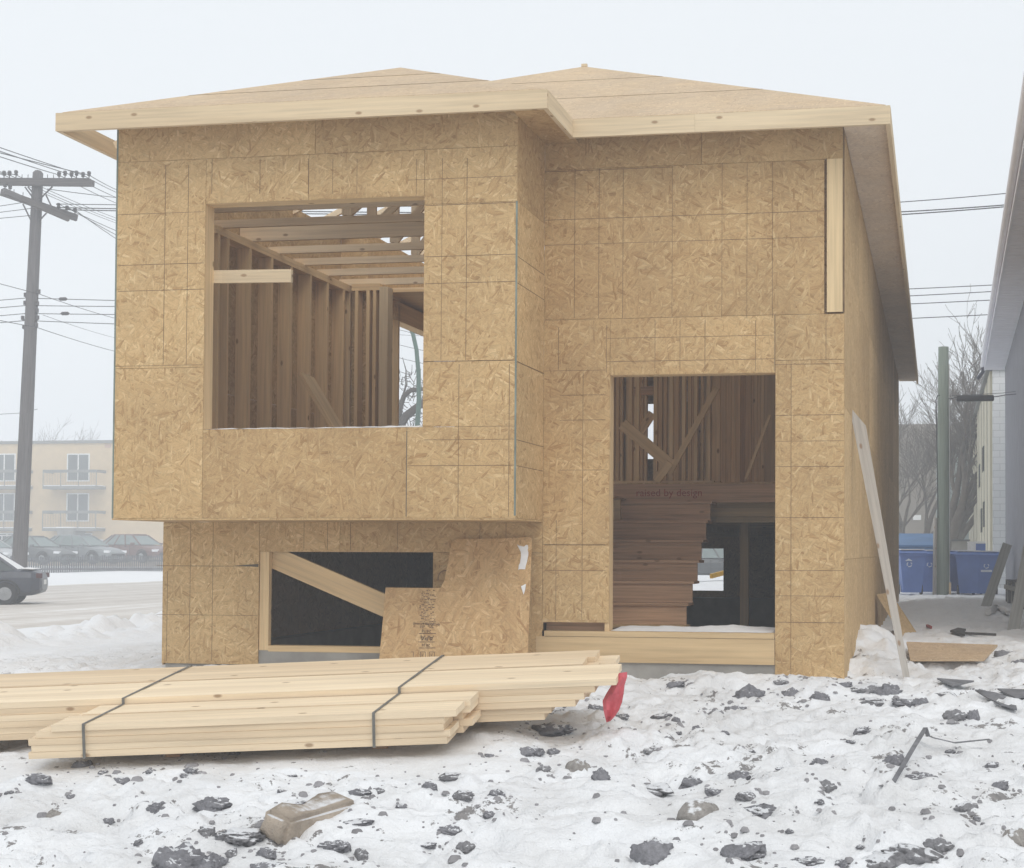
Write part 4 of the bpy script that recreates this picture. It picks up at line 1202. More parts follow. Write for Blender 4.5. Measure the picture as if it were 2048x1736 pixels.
# thin flat dark sheets half buried near the neighbour
for i, (pix, lb) in enumerate((
   ([(1874, 1370), (1905, 1368), (1925, 1376), (1948, 1380), (1905, 1384)], 'thin dark scrap of felt lying below the passage boards'),
   ([(1950, 1392), (1990, 1396), (2030, 1410), (2034, 1414), (2000, 1412), (1968, 1402)], 'narrow dark felt strip lying near the right edge'),
   ([(1995, 1388), (2060, 1392), (2060, 1404), (2030, 1402)], 'dark felt scrap running out of the right edge'))):
    mb = MB(); mb.prism([atg(*p)+Vector((0, 0, .03)) for p in pix], (0, 0, .012)); tag(mb.build('felt_scrap', M['felt']), lb, 'scrap')
tarp = []
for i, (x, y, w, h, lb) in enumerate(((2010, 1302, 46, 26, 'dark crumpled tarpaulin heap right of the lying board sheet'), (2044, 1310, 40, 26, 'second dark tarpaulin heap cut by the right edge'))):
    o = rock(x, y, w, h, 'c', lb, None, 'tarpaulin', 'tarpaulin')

# ------------------------------------------------------------------ background materials
M['pole'] = lumber('pole_wood', (.13, .125, .13), .25, knots=False, rough=.9)
M['pole_g'] = lumber('grey_green_pole', (.25, .30, .26), .16, knots=False, rough=.9)
M['wire'] = plain('wire', (.06, .06, .065), .6, .1, 5)
M['ins'] = plain('insulator', (.10, .095, .10), .4, .2, 5)
M['stucco'] = plain('cream_stucco', (.55, .42, .25), .9, .08, 1.5, bumpd=.003)
M['bal'] = plain('balcony_grey', (.17, .175, .165), .8, .2, 3)
M['wframe'] = plain('window_white', (.72, .72, .70), .6, .05, 4)
def glass(name, c):
    m = plain(name, c, .08, .3, .7, spec=.6); return m
M['pane'] = glass('dark_pane', (.055, .07, .07))
M['hedge'] = plain('dark_fence', (.10, .105, .12), .9, .35, 7)
M['tyre'] = plain('tyre', (.025, .025, .027), .85, .2, 9)
M['rim'] = plain('wheel_rim', (.35, .36, .37), .4, .1, 9, metal=.6)
M['lamp_c'] = plain('headlamp', (.75, .76, .78), .15, .05, 3, spec=.6)
M['lamp_r'] = plain('tail_lamp', (.28, .03, .03), .25, .1, 3, spec=.5)
M['frost'] = plain('frosted_glass', (.20, .245, .24), .5, .12, 3)
def paint(name, c): return plain(name, c, .35, .12, 2.5, spec=.5)

# ------------------------------------------------------------------ utility pole at left, wires
PY = 42.0
pb_, pt_ = at(38, 1150, PY), at(76, 346, PY)
up_ = thing('utility_pole', 'tall dark wooden utility pole with two crossarms at the left edge', 'utility pole', tuple(pb_))
def lp(p): return Vector(p)-pb_
mb = MB(); ax_ = (pt_-pb_)
mb.tube([lp(pb_-ax_*.08), lp(pb_+ax_*.4), lp(pb_+ax_*.96), lp(pt_), lp(pt_+ax_*.006)], [.225, .20, .158, .15, .08], 14); mb.build('pole', M['pole'], up_)
def arm(a, b, h, Yo, ya=None, yb=None):
    A = at(a[0], a[1], PY+Yo if ya is None else ya); B = at(b[0], b[1], PY+Yo if yb is None else yb)
    mb = MB(); mb.beam(lp(A), lp(B), .12, h); mb.build('crossarm', M['pole'], up_); return A, B
A1, B1 = arm((-40, 364), (187, 367), .185, -.22)
A1b, B1b = arm((-40, 361), (180, 362), .15, .24)
A2, B2 = arm((2, 384), (154, 436), .20, 0, 41.2, 43.0)
A3, B3 = arm((6, 381), (138, 438), .16, 0, 40.8, 42.5)
def insul(p, h=.16, r=.045):
    mb = MB(); p = lp(p)
    mb.tube([p, p+Vector((0, 0, h*.45))], .016, 6)
    mb.tube([p+Vector((0, 0, h*.4)), p+Vector((0, 0, h*.5)), p+Vector((0, 0, h*.62)), p+Vector((0, 0, h*.72)), p+Vector((0, 0, h*.95)), p+Vector((0, 0, h))], [r*.7, r*1.1, r*.75, r*1.15, r*.9, r*.3], 8)
    mb.build('insulator', M['ins'], up_)
for (x, y, Y) in ((118, 360, 41.8), (143, 360, 41.8), (166, 361, 41.8), (130, 358, 42.2), (153, 358, 42.2), (178, 359, 42.2), (19, 358, 41.8), (8, 358, 42.2), (32, 357, 42.2), (117, 420, 42.5), (134, 425, 42.7), (150, 430, 42.9), (20, 384, 41.3), (10, 380, 41.2)):
    insul(at(x, y, Y), .26 if y < 362 else .22, .055)
for (x, y) in ((44, 358), (56, 358), (95, 358), (107, 358), (28, 388), (46, 393)):
    mb = MB(); q = lp(at(x, y, PY)); mb.tube([q, q+Vector((0, 0, .14))], .011, 6); mb.build('pin', M['ins'], up_)
for a, b in (((50, 374), (67, 397)), ((105, 373), (80, 398)), ((46, 408), (62, 441)), ((93, 426), (80, 440)), ((92, 390), (103, 413)), ((56, 374), (69, 390))):
    mb = MB(); mb.beam(lp(at(a[0], a[1], PY-.1)), lp(at(b[0], b[1], PY-.1)), .03, .035); mb.build('arm_brace', M['ins'], up_)
for y, dx in ((588, 18), (594, -14), (610, -14), (612, 16), (626, 16), (640, 18), (640, -18), (655, 16), (658, -14)):
    mb = MB(); q = at(55, y, PY); p_ = pb_+ax_*((q.z-pb_.z)/ax_.z); e = p_+Vector((dx*PY/FPX*1.0, -.05, 0))
    mb.tube([lp(p_), lp(e)], .03, 6); mb.tube([lp(e), lp(e+Vector((0, 0, .12)))], .05, 8); mb.build('bracket', M['ins'], up_)
random.seed(3)
def wire(pix, label, group, r=.014, sag=None, m=None, cat='wire'):
    """pix: (x, y, Y) knots; every span hangs in a shallow curve"""
    pts = [at(*p) for p in pix]; out_ = []
    for i in range(len(pts)-1):
        a, b = pts[i], pts[i+1]; n = 14; s = (sag if sag is not None else .012)*(b-a).length
        for k in range(n): f = k/n; q = a.lerp(b, f); q.z -= s*4*f*(1-f); out_.append(q)
    out_.append(pts[-1])
    mb = MB(); mb.tube(out_, r, 5); o = mb.build('power_wire', m or M['wire']); return tag(o, label, cat, group)
G1 = 'wires of the upper crossarm'
for x, y, ya, yr in ((118, 352, 284+8, 478), (143, 352, 276, 408), (166, 352, 270, 398), (178, 352, 302, 388)):
    wire([(-260, ya-70, 27), (x, y-2, 41.8), (260, y+.46*(260-x), 58), (420, y+.40*(420-x), 85)], 'wire running over the upper crossarm of the tall dark pole', G1, .013, .003)
for x, y in ((19, 350), (8, 350), (32, 350)):
    wire([(-260, y-70, 30), (x, y, 42), (260, y+.42*(260-x), 66), (420, y+.36*(420-x), 95)], 'wire running over the upper crossarm of the tall dark pole', G1, .012, .003)
G2 = 'wires of the lower crossarm'
for x, y, yr in ((117, 408, 459), (134, 414, 470), (150, 420, 481)):
    wire([(x, y, 42.7), (260, yr+14, 56), (420, yr+60, 80)], 'wire leaving the lower crossarm towards the street', G2, .013, .002)
    wire([(-200, y+32, 42.5), (64, y-6+(x-117)*.5, 42.4)], 'wire reaching the lower crossarm from the left', 'wires left of the pole', .011, .004)
G3 = 'triple wires passing behind the house'
for y0, y1, y2 in ((409, 404.5, 386), (416, 424, 409), (420, 429.5, 412.5)):
    wire([(112, y0-1, 42.6), (1795, y1, 41), (2020, y2, 40.6), (2700, y2-60, 39.5)], 'upper wire crossing the gap between the house and the grey neighbour', G3, .017 if y0 > 415 else .013, .0035)
wire([(95, 378, 42), (260, 398, 48), (460, 420, 60)], 'single wire leaving the pole just under the upper crossarm', None, .012, .002)
G4 = 'cables at mid height of the pole'
for y0, y1, y2, yr in ((596, 578, 570, 601), (611, 592, 583, 613), (627, 608, 600, 629), (641, 637, 629, 648)):
    wire([(-240, y0+24, 42.4), (52, y0, 42), (235, yr, 42), (1815, y1, 41), (1984, y2, 40.6), (2700, y2-34, 39.5)], 'lower cable crossing the gap between the house and the grey neighbour', G4, .012, .0008)
for x, y in ((126, 598), (130, 627)):
    p = at(x, y, 42.05); mb = MB(); mb.tube([p-Vector((.14, 0, 0)), p-Vector((.09, 0, 0)), p+Vector((.09, 0, 0)), p+Vector((.14, 0, 0))], [.02, .055, .055, .02], 8)
    tag(mb.build('cable_splice', M['ins']), 'dark splice on the %s cable right of the tall pole' % ('upper' if y < 600 else 'third'), 'splice')
wire([(-200, 510, 34), (78, 588, 42), (235, 638, 52), (420, 697, 70)], 'slanting service cable meeting the pole at mid height', None, .011, .003)
wire([(-200, 598, 34), (74, 655, 42), (235, 704, 52), (420, 760, 70)], 'lowest slanting service cable on the tall pole', None, .011, .003)
wire([(86, 630, 42), (235, 677, 60), (420, 735, 90)], 'thin faint cable falling to the right from the tall pole', None, .008, .002)
wire([(-200, 836, 60), (42, 826, 60), (75, 818, 60)], 'low cable left of the pole above the flats', None, .012, .004)

# ------------------------------------------------------------------ block of flats
AY = 106.0
ap0, ap1 = at(-420, 1150, AY), at(470, 1150, AY)
zr_ = at(150, 881, AY).z
flats = thing('apartment_building', 'cream three storey block of flats with balconies behind the parked cars', 'building', (at(150, 1000, AY).x, AY, .3))
def fl_(mb, name, mats, parent=None, label=None):
    o = mb.build(name, mats, parent or flats); o.location = (-flats.location.x, -flats.location.y, -flats.location.z) if parent is None else (0, 0, 0)
    if label: o['label'] = label
    return o
mb = MB(); mb.bb(ap0.x, ap1.x, AY, AY+14, -.4, zr_-.22, grain=0); fl_(mb, 'wall', M['stucco'])
mb = MB(); mb.bb(ap0.x-.12, ap1.x+.12, AY-.12, AY+14.1, zr_-.22, zr_, grain=0); fl_(mb, 'roof_edge', M['bal'])
def flat_window(x0, x1, y0, y1, Y=AY):
    a, b = at(x0, y1, Y), at(x1, y0, Y); cx = (a.x+b.x)/2; t_ = .09
    mb = MB()
    mb.bb(a.x, a.x+t_, Y-.06, Y+.02, a.z, b.z); mb.bb(b.x-t_, b.x, Y-.06, Y+.02, a.z, b.z); mb.bb(a.x+t_, b.x-t_, Y-.06, Y+.02, b.z-t_, b.z); mb.bb(a.x+t_, b.x-t_, Y-.06, Y+.02, a.z, a.z+t_); mb.bb(cx-t_/2, cx+t_/2, Y-.055, Y+.02, a.z+t_, b.z-t_)
    f = fl_(mb, 'window', M['wframe'])
    for u0, u1 in ((a.x+t_, cx-t_/2), (cx+t_/2, b.x-t_)):
        mb = MB(); mb.bb(u0, u1, Y-.03, Y-.01, a.z+t_, b.z-t_); fl_(mb, 'window_pane', M['pane'], f)
def balcony(x0, x1, ytop, ybot, sx=None):
    Y0 = AY-1.35
    a, b = at(x0, ybot, Y0), at(x1, ytop, Y0)
    mb = MB(); mb.bb(a.x, b.x, Y0, AY, a.z-.22, a.z, grain=0)
    s = fl_(mb, 'balcony', M['bal'])
    mb = MB(); mb.bb(a.x+.05, b.x-.05, Y0+.05, AY-.02, a.z+.001, a.z+.07, grain=0); fl_(mb, 'snow_cover', M['white'], s)
    mb = MB(); mb.bb(a.x, b.x, Y0, Y0+.05, b.z-.22, b.z, grain=0); mb.bb(a.x, a.x+.05, Y0+.05, AY, b.z-.22, b.z, grain=1); mb.bb(b.x-.05, b.x, Y0+.05, AY, b.z-.22, b.z, grain=1)
    n = 4
    for i in range(n):
        x = a.x+(b.x-a.x-.05)*i/(n-1); mb.bb(x, x+.05, Y0+.001, Y0+.049, a.z, b.z-.22, grain=2)
    for i in range(34):
        x = a.x+(b.x-a.x-.02)*i/33; mb.bb(x, x+.016, Y0+.015, Y0+.03, a.z+.07, b.z-.221, grain=2)
    fl_(mb, 'balcony_railing', M['bal'], s)
for dx in (0, -148, -296):
    flat_window(134+dx, 180+dx, 907, 963); flat_window(133+dx, 179+dx, 986, 1043)
    balcony(85+dx, 193+dx, 939, 972); balcony(84+dx, 192+dx, 1021, 1056)
    flat_window(252+dx*.9, 290+dx*.9, 1070, 1098)
    flat_window(140+dx, 185+dx, 1066, 1082)
mb = MB(); a, b = at(114, 1082, AY-1.6), at(147, 1056, AY-1.6); mb.bb(a.x, b.x, AY-1.6, AY-.01, a.z-1.5, b.z); o = fl_(mb, 'entry_porch', M['bal'])
mb = MB(); mb.bb(a.x-.05, b.x+.05, AY-1.65, AY-.02, b.z+.001, b.z+.09); fl_(mb, 'snow_cover', M['white'], o)
mb = MB(); a, b = at(210, 889, AY), at(222, 895, AY); mb.bb(a.x, b.x, AY-.04, AY+.01, b.z, a.z); fl_(mb, 'wall_vent', plain('rusty_vent', (.42, .27, .20)))

# ------------------------------------------------------------------ cars
def make_car(name, label, paintm, glassm, cat='car', snowy=True, group=None):
    """a saloon along +X (nose at +X), wheels on z = 0, centre at the origin"""
    root = thing(name, label, cat, (0, 0, 0), 0, group)
    Ln, Wd = 4.55, 1.76
    # stations: x, z low, z belt, half width
    st_ = [(-2.27, .42, .70, .60), (-2.22, .34, .86, .74), (-2.02, .27, .93, .83), (-1.55, .24, .95, .87), (-.9, .23, .93, .88), (0, .22, .92, .88), (.75, .23, .91, .88), (1.25, .24, .86, .87), (1.75, .26, .79, .84), (2.08, .28, .70, .77), (2.23, .34, .60, .66), (2.28, .40, .52, .56)]
    mb = MB(); rings = []
    for x, zl, zb, hw in st_:
        sec = [(-.72*hw, zl), (-.97*hw, zl+.10), (-hw, zl+(zb-zl)*.45), (-.985*hw, zl+(zb-zl)*.72), (-.93*hw, zb-.04), (-.84*hw, zb), (-.4*hw, zb+.025), (0, zb+.03)]
        sec = sec+[(-y, z) for y, z in reversed(sec[:-1])]
        rings.append([Vector((x, y, z)) for y, z in sec])
    n = len(rings[0])
    for r0, r1 in zip(rings[:-1], rings[1:]):
        for k in range(n-1): mb.face([r0[k], r1[k], r1[k+1], r0[k+1]], [(0, 0)]*4, smooth=True)
        mb.face([r0[n-1], r1[n-1], r1[0], r0[0]], [(0, 0)]*4)
    mb.face(list(rings[0]), [(0, 0)]*n); mb.face(list(reversed(rings[-1])), [(0, 0)]*n)
    mb.build('body', paintm, root)
    # cabin: lower ring, upper ring
    lo = [(-1.72, .72), (-1.25, .80), (.25, .81), (1.18, .70)]
    hi = [(-1.02, .50), (-.75, .56), (-.05, .57), (.42, .50)]
    zl, zh = .93, 1.41
    Lp = [Vector((x, -y, zl)) for x, y in lo]; Hp = [Vector((x, -y, zh-(.03 if i in (0, 3) else 0))) for i, (x, y) in enumerate(hi)]
    mir = lambda p: Vector((p.x, -p.y, p.z))
    Lr = [mir(p) for p in Lp]; Hr = [mir(p) for p in Hp]
    mb = MB()
    def strip(L1, H1, flip):
        for i in range(3):
            q = [L1[i], L1[i+1], H1[i+1], H1[i]]
            if flip: q.reverse()
            mb.face(q, [(0, 0)]*4)
    strip(Lp, Hp, False); strip(Lr, Hr, True)
    mb.face([Lp[3], Lr[3], Hr[3], Hp[3]], [(0, 0)]*4); mb.face([Lr[0], Lp[0], Hp[0], Hr[0]], [(0, 0)]*4)
    mb.build('windows', glassm, root)
    mb = MB(); up = Vector((0, 0, .012))
    rf = [Hp[0], Hp[1], Hp[2], Hp[3], Hr[3], Hr[2], Hr[1], Hr[0]]
    top = [Vector((p.x*.96, p.y*.86, zh+.055)) for p in rf]
    for i in range(8): j = (i+1) % 8; mb.face([rf[i], rf[j], top[j], top[i]], [(0, 0)]*4, smooth=True)
    mb.face(top, [(0, 0)]*8)
    for s in (1, -1):
        for i in range(4):
            a, b = Lp[i].copy(), Hp[i].copy(); a.y *= s; b.y *= s
            mb.beam(a+Vector((0, -s*.004, -.03)), b+Vector((0, -s*.004, .02)), .05, .06, up=(1, 0, 0))
        m_ = (Lp[1]+Lp[2])*.5+Vector((-.05, 0, 0)); h_ = (Hp[1]+Hp[2])*.5+Vector((-.02, 0, 0)); m_.y *= s; h_.y *= s
        mb.beam(m_+Vector((0, -s*.006, 0)), h_+Vector((0, -s*.006, 0)), .03, .07, up=(1, 0, 0))
    mb.build('roof', paintm, root)
    for x in (-1.38, 1.42):
        for s in (-1, 1):
            mb = MB(); mb.tube([(x, s*.90, .32), (x, s*.86, .32), (x, s*.70, .32), (x, s*.66, .32)], [.27, .325, .325, .28], 20)
            w = mb.build('wheel', M['tyre'], root)
            mb = MB(); mb.tube([(x, s*.905, .32), (x, s*.885, .32)], [.17, .20], 16)
            for k in range(5):
                a = k*1.2566; mb.beam((x, s*.907, .32), (x+.18*math.cos(a), s*.907, .32+.18*math.sin(a)), .012, .05, up=(0, 1, 0))
            mb.build('rim', M['rim'], w)
            mb = MB(); mb.tube([(x-.37*math.cos(t), s*.872, .32+.37*math.sin(t)) for t in np.linspace(0, math.pi, 10)], .022, 6); mb.build('wheel_arch', M['tyre'], root)
    for s in (-1, 1):
        mb = MB(); mb.box((2.10, s*.60, .63), (.26, .28, .12), Matrix.Rotation(-s*.35, 3, 'Z')); mb.build('headlight', M['lamp_c'], root)
        mb = MB(); mb.box((-2.17, s*.60, .80), (.16, .30, .13), Matrix.Rotation(s*.30, 3, 'Z')); mb.build('tail_light', M['lamp_r'], root)
        mb = MB(); mb.box((.86, s*.95, .97), (.10, .20, .11)); mb.build('mirror', paintm, root)
    for s in (-1, 1):
        mb = MB(); mb.box((-.12, s*.885, .62), (.012, .012, .50)); mb.box((.62, s*.884, .62), (.012, .012, .50)); mb.box((-.92, s*.884, .66), (.012, .012, .44)); mb.box((.3, s*.887, .84), (.16, .015, .025)); mb.box((-.55, s*.887, .84), (.16, .015, .025)); mb.build('door_seam', M['tyre'], root)
    mb = MB(); mb.box((2.25, 0, .46), (.08, 1.0, .14)); mb.build('grille', M['tyre'], root)
    mb = MB(); mb.box((-2.265, 0, .62), (.02, .50, .13)); mb.build('number_plate', M['wframe'], root)
    return root
def place(o, px, py, Y, rz, s=1.0):
    p = at(px, py, Y); o.location = p; o.rotation_euler = (0, 0, rz); o.scale = (s, s, s)
# the dark car leaving on the street, tail towards us
dark = make_car('parked_car', 'dark grey car standing on the street, cut by the left edge', paint('dark_paint', (.030, .036, .055)), M['pane'])
for c_ in children(dark):
    if c_.name.startswith('tail_light'): c_.data.materials.clear(); c_.data.materials.append(plain('smoked_lamp', (.07, .02, .022), .3))
yc = 35.0
p = at(92, 1222, yc); dark.scale = (.92, .92, .92); _a = .44
dark.location = (p.x-2.12*math.cos(_a), yc-2.12*math.sin(_a), .10); dark.rotation_euler = (0, 0, math.pi+_a)
mb = MB(); mb.prism([Vector((-1.02, -.5, 1.40)), Vector((-1.66, -.70, .965)), Vector((-1.66, .70, .965)), Vector((-1.02, .5, 1.40))], (-.01, 0, .014)); 
mb.build('snow_patch', M['white'], dark)
mb = MB(); mb.prism([Vector((-1.75, -.72, .99)), Vector((-2.06, -.72, .968)), Vector((-2.06, .72, .968)), Vector((-1.75, .72, .99))], (0, 0, .02)); mb.build('snow_patch', M['white'], dark)
cars = [
 ('silver car with frosted windows behind the low dark fence', (.20, .215, .225), 158, 1146, 76, -.12, 1.03),
 ('grey car half hidden by the tall pole behind the fence', (.11, .115, .12), 62, 1152, 74, -.15, 1.0),
 ('reddish brown car at the right end of the parked row', (.14, .065, .055), 268, 1138, 80, -.30, 1.05),
 ('pale car in the second row, roof showing over the silver car', (.42, .43, .43), 186, 1134, 92, .1, 1.0),
 ('dark car in the second row behind the pole', (.10, .10, .11), 105, 1133, 90, .1, 1.0),
 ('white fronted car at the left edge behind the fence', (.40, .41, .42), -38, 1152, 72, -.15, 1.0)]
for i, (lb, c, px, py, Y, rz, s) in enumerate(cars):
    o = make_car('parked_car', lb, paint('car_paint', c), M['frost'], group='cars parked behind the low fence'); place(o, px, py, Y, rz, s)
    o.location.z = gz(o.location.x, o.location.y)+.38; o.scale = (s*1.06,)*3
o = make_car('parked_car', 'dark car far behind, seen through the back of the basement', paint('car_paint', (.06, .065, .07)), M['frost']); place(o, 1425, 1126, 62, .2)
o.location.z = gz(o.location.x, o.location.y)+.02
# low dark fence in front of the parked cars
fence = thing('low_fence', 'low dark picket fence between the street bank and the parked cars', 'fence', tuple(at(180, 1150, 70)))
f0, f1 = at(-120, 1158, 65.5), at(420, 1139, 74.5)
fd = f1-f0; nfl = int(fd.length/.105)
mb = MB()
for i in range(nfl):
    p = f0+fd*(i/nfl); z = gz(p.x, p.y); h = .80+random.uniform(-.05, .05)
    mb.bb(p.x-.041, p.x+.041, p.y-.012, p.y+.012, z-.25, z+h, grain=2)
o = mb.build('pickets', M['hedge'], fence); o.location = -fence.location
for zz in (.2, .62):
    mb = MB(); a = f0.copy(); b = f1.copy(); a.z = gz(a.x, a.y)+zz; b.z = gz(b.x, b.y)+zz; mb.beam(a+Vector((0, .035, 0)), b+Vector((0, .035, 0)), .04, .09); o = mb.build('rail', M['hedge'], fence); o.location = -fence.location

# ------------------------------------------------------------------ bare trees
def bare_tree(name, label, base, height, seed, spread=.55, m=None, stems=1, group=None, levels=5, lean=0, thin=1.0, twigs=True, r0=None):
    rnd = random.Random(seed); root = thing(name, label, 'tree', tuple(base), 0, group)
    segs = []
    def grow(p, d, ln, r, lev):
        n = 4 if lev < 2 else 3; pts = [p.copy()]; rs = [r]
        q = p.copy(); dd = d.copy()
        for i in range(n):
            dd = (dd+Vector((rnd.gauss(0, .13), rnd.gauss(0, .13), rnd.gauss(.04, .08)))).normalized()
            q = q+dd*ln/n; pts.append(q.copy()); rs.append(r*(1-.38*(i+1)/n))
        segs.append((lev, pts, rs))
        if lev >= levels: return
        k = rnd.randint(2, 3) if lev < 2 else rnd.randint(3, 4)
        for j in range(k):
            t = 1.0 if j == 0 else rnd.uniform(.35, .98); idx = min(int(t*n), n); bp = pts[idx]
            a = dd.orthogonal().normalized(); a.rotate(Matrix.Rotation(rnd.uniform(0, 6.28), 3, dd))
            ang = (spread*rnd.uniform(.3, .75)) if j == 0 else spread*rnd.uniform(.7, 1.35)
            nd = (dd*math.cos(ang)+a*math.sin(ang)).normalized(); nd.z = nd.z*.8+.22; nd.normalize()
            grow(bp, nd, ln*rnd.uniform(.62, .86), rs[idx]*(.80 if j == 0 else .62), lev+1)
    for s in range(stems):
        d = Vector((rnd.uniform(-.25, .25)+lean, rnd.uniform(-.2, .2), 1)).normalized() if stems > 1 else Vector((lean, 0, 1)).normalized()
        grow(Vector((rnd.uniform(-.2, .2)*(stems > 1), rnd.uniform(-.2, .2)*(stems > 1), -.2)), d, height*.30, r0 or height*.026, 0)
    tr, cr = MB(), MB()
    for lev, pts, rs in segs:
        (tr if lev == 0 else cr).tube(pts, [max(r*thin, .009) for r in rs], 8 if lev == 0 else (6 if lev < 3 else (4 if lev == 3 else 3)), cap=False)
    m = m or M['bark']
    tr.build('trunk', m, root); cr.build('crown', m, root)
    return root
M['bark'] = plain('bark', (.105, .085, .066), .95, .25, 6)
M['bark_d'] = plain('dark_bark', (.075, .066, .06), .95, .25, 6)
TY = 62.0
def base_at(px, Y):
    p = at(px, 1150, Y); return Vector((p.x, Y, gz(p.x, Y)))
bare_tree('bare_tree', 'bare forked tree rising left of the grey green pole', base_at(1868, TY), 10.6, 12, .50, stems=2, levels=6, thin=1.15)
bare_tree('bare_tree', 'bare tree spreading right of the grey green pole', base_at(1903, TY+5), 11.3, 29, .50, stems=1, levels=6, lean=.05, thin=1.15)
bare_tree('bare_tree', 'thin bare tree by the back corner of the house', base_at(1836, TY+9), 9.8, 41, .5, stems=2, levels=6, thin=.8)
bare_tree('bare_tree', 'bare tree behind the dark warehouse', base_at(1930, TY+24), 13.5, 47, .5, stems=1, levels=6)
bare_tree('bare_tree', 'bare tree top showing over the flats left of the pole', base_at(20, 124), 13.4, 51, .55, levels=6, thin=1.7)
bare_tree('bare_tree', 'bare tree top showing over the flats right of the pole', base_at(95, 126), 12.6, 63, .55, levels=6, thin=1.7)
tb_ = base_at(768, 50)
crook = bare_tree('bare_tree', 'dark crooked tree seen through the big window', tb_, 9.0, 77, .7, m=M['bark_d'], levels=6, lean=.5, r0=.22)
mb = MB(); q = lambda x, y: at(x, y, 50)-tb_
mb.tube([Vector((0, 0, -.2)), q(778, 1000), q(795, 862), q(812, 832), q(845, 806), q(900, 770), q(930, 720)], [.24, .2, .17, .15, .13, .10, .05], 8)
mb.tube([q(795, 862), q(800, 815), q(808, 792), q(822, 780), q(845, 778), q(885, 792), q(920, 780)], [.13, .10, .09, .085, .07, .06, .03], 8)
mb.tube([q(804, 800), q(812, 770), q(812, 740), q(805, 715)], [.05, .03, .02, .01], 6)
rnd2 = random.Random(8)
for i in range(170):
    x0, y0 = rnd2.uniform(796, 880), rnd2.uniform(745, 880); a = rnd2.uniform(0, 3.14); l = rnd2.uniform(8, 30)
    mb.tube([q(x0, y0), q(x0+l*.5*math.cos(a)+rnd2.uniform(-3, 3), y0-l*.5*math.sin(a)), q(x0+l*math.cos(a), y0-l*math.sin(a)+rnd2.uniform(-4, 4))], [.016, .012, .008], 3, cap=False)
mb.build('branch', M['bark_d'], crook)
# curved green street lamp seen through the big window
lb_ = base_at(835, 46)
lamp = thing('street_lamp', 'green curved street lamp seen through the big window', 'street lamp', tuple(lb_))
M['green'] = plain('green_steel', (.085, .15, .125), .5, .1, 3)
pts = [Vector((0, 0, -.2))]+[at(x, y, 46)-lb_ for x, y in ((834, 860), (838, 800), (837, 745), (833, 700), (826, 668), (815, 642), (803, 628), (788, 615), (765, 604), (735, 600))]
mb = MB(); mb.tube(pts, [.10, .085, .08, .075, .07, .068, .066, .063, .06, .055, .05], 10); mb.build('lamp_post', M['green'], lamp)
q = at(722, 602, 46)-lb_
mb = MB(); mb.tube([q+Vector((.25, 0, 0)), q+Vector((.1, 0, .02)), q+Vector((-.3, 0, .0)), q+Vector((-.42, 0, -.02))], [.05, .12, .13, .05], 10); mb.build('lamp_head', M['green'], lamp)
for y in (660, 690, 716):
    wire([(500, y-24, 70), (800, y, 70), (846, y+11, 70), (1100, y+30, 70)], 'distant wire seen through the big window', 'wires seen through the big window', .014, .003)
wire([(500, 650, 80), (846, 672, 80), (1100, 690, 80)], 'distant wire seen through the big window', 'wires seen through the big window', .012, .003)

# ------------------------------------------------------------------ grey green pole, cable, bins in the lane
QY = 36.5
qb = base_at(1886, QY)
pole2 = thing('wooden_pole', 'short grey green wooden pole with a conduit standing in the back lane', 'pole', tuple(qb))
mb = MB(); tq = at(1887, 694, QY)-qb; mb.tube([Vector((0, 0, -.2)), tq*.5, tq], [.155, .14, .122], 14); mb.build('pole', M['pole_g'], pole2)
mb = MB(); c0 = at(1869, 1195, QY-.1)-qb; c1 = at(1871, 1036, QY-.1)-qb; mb.tube([c0, c1], .048, 8); mb.build('conduit', M['weath'], pole2)
mb = MB(); mb.tube([at(1876, 1036, QY-.13)-qb, at(1874, 900, QY-.13)-qb, at(1872, 800, QY-.13)-qb, at(1876, 790, QY-.13)-qb], .013, 6); mb.build('cable_drop', M['wire'], pole2)
mb = MB(); c0 = at(1899, 1190, QY)-qb; c1 = at(1898, 730, QY)-qb; mb.tube([c0, c1], .014, 6); mb.build('ground_wire', M['wframe'], pole2)
mb = MB(); a, b = at(1913, 797, QY), at(1988, 796, QY); d = (b-a)
mb.tube([a, a+d*.02, b-d*.02, b], [.05, .075, .075, .05], 12)
tag(mb.build('splice_case', M['black']), 'dark cable splice case hanging right of the grey green pole', 'splice case')
wire([(1877, 790, QY-.1), (1900, 798, QY), (1914, 794, QY), (1986, 794, QY), (2010, 790, QY-.5), (2120, 778, QY-2)], 'cable carrying the dark splice case', None, .012, .004)
wire([(1893, 792, QY), (2005, 786, QY), (2120, 770, QY-2)], 'thin messenger wire above the splice case', None, .007, .003)

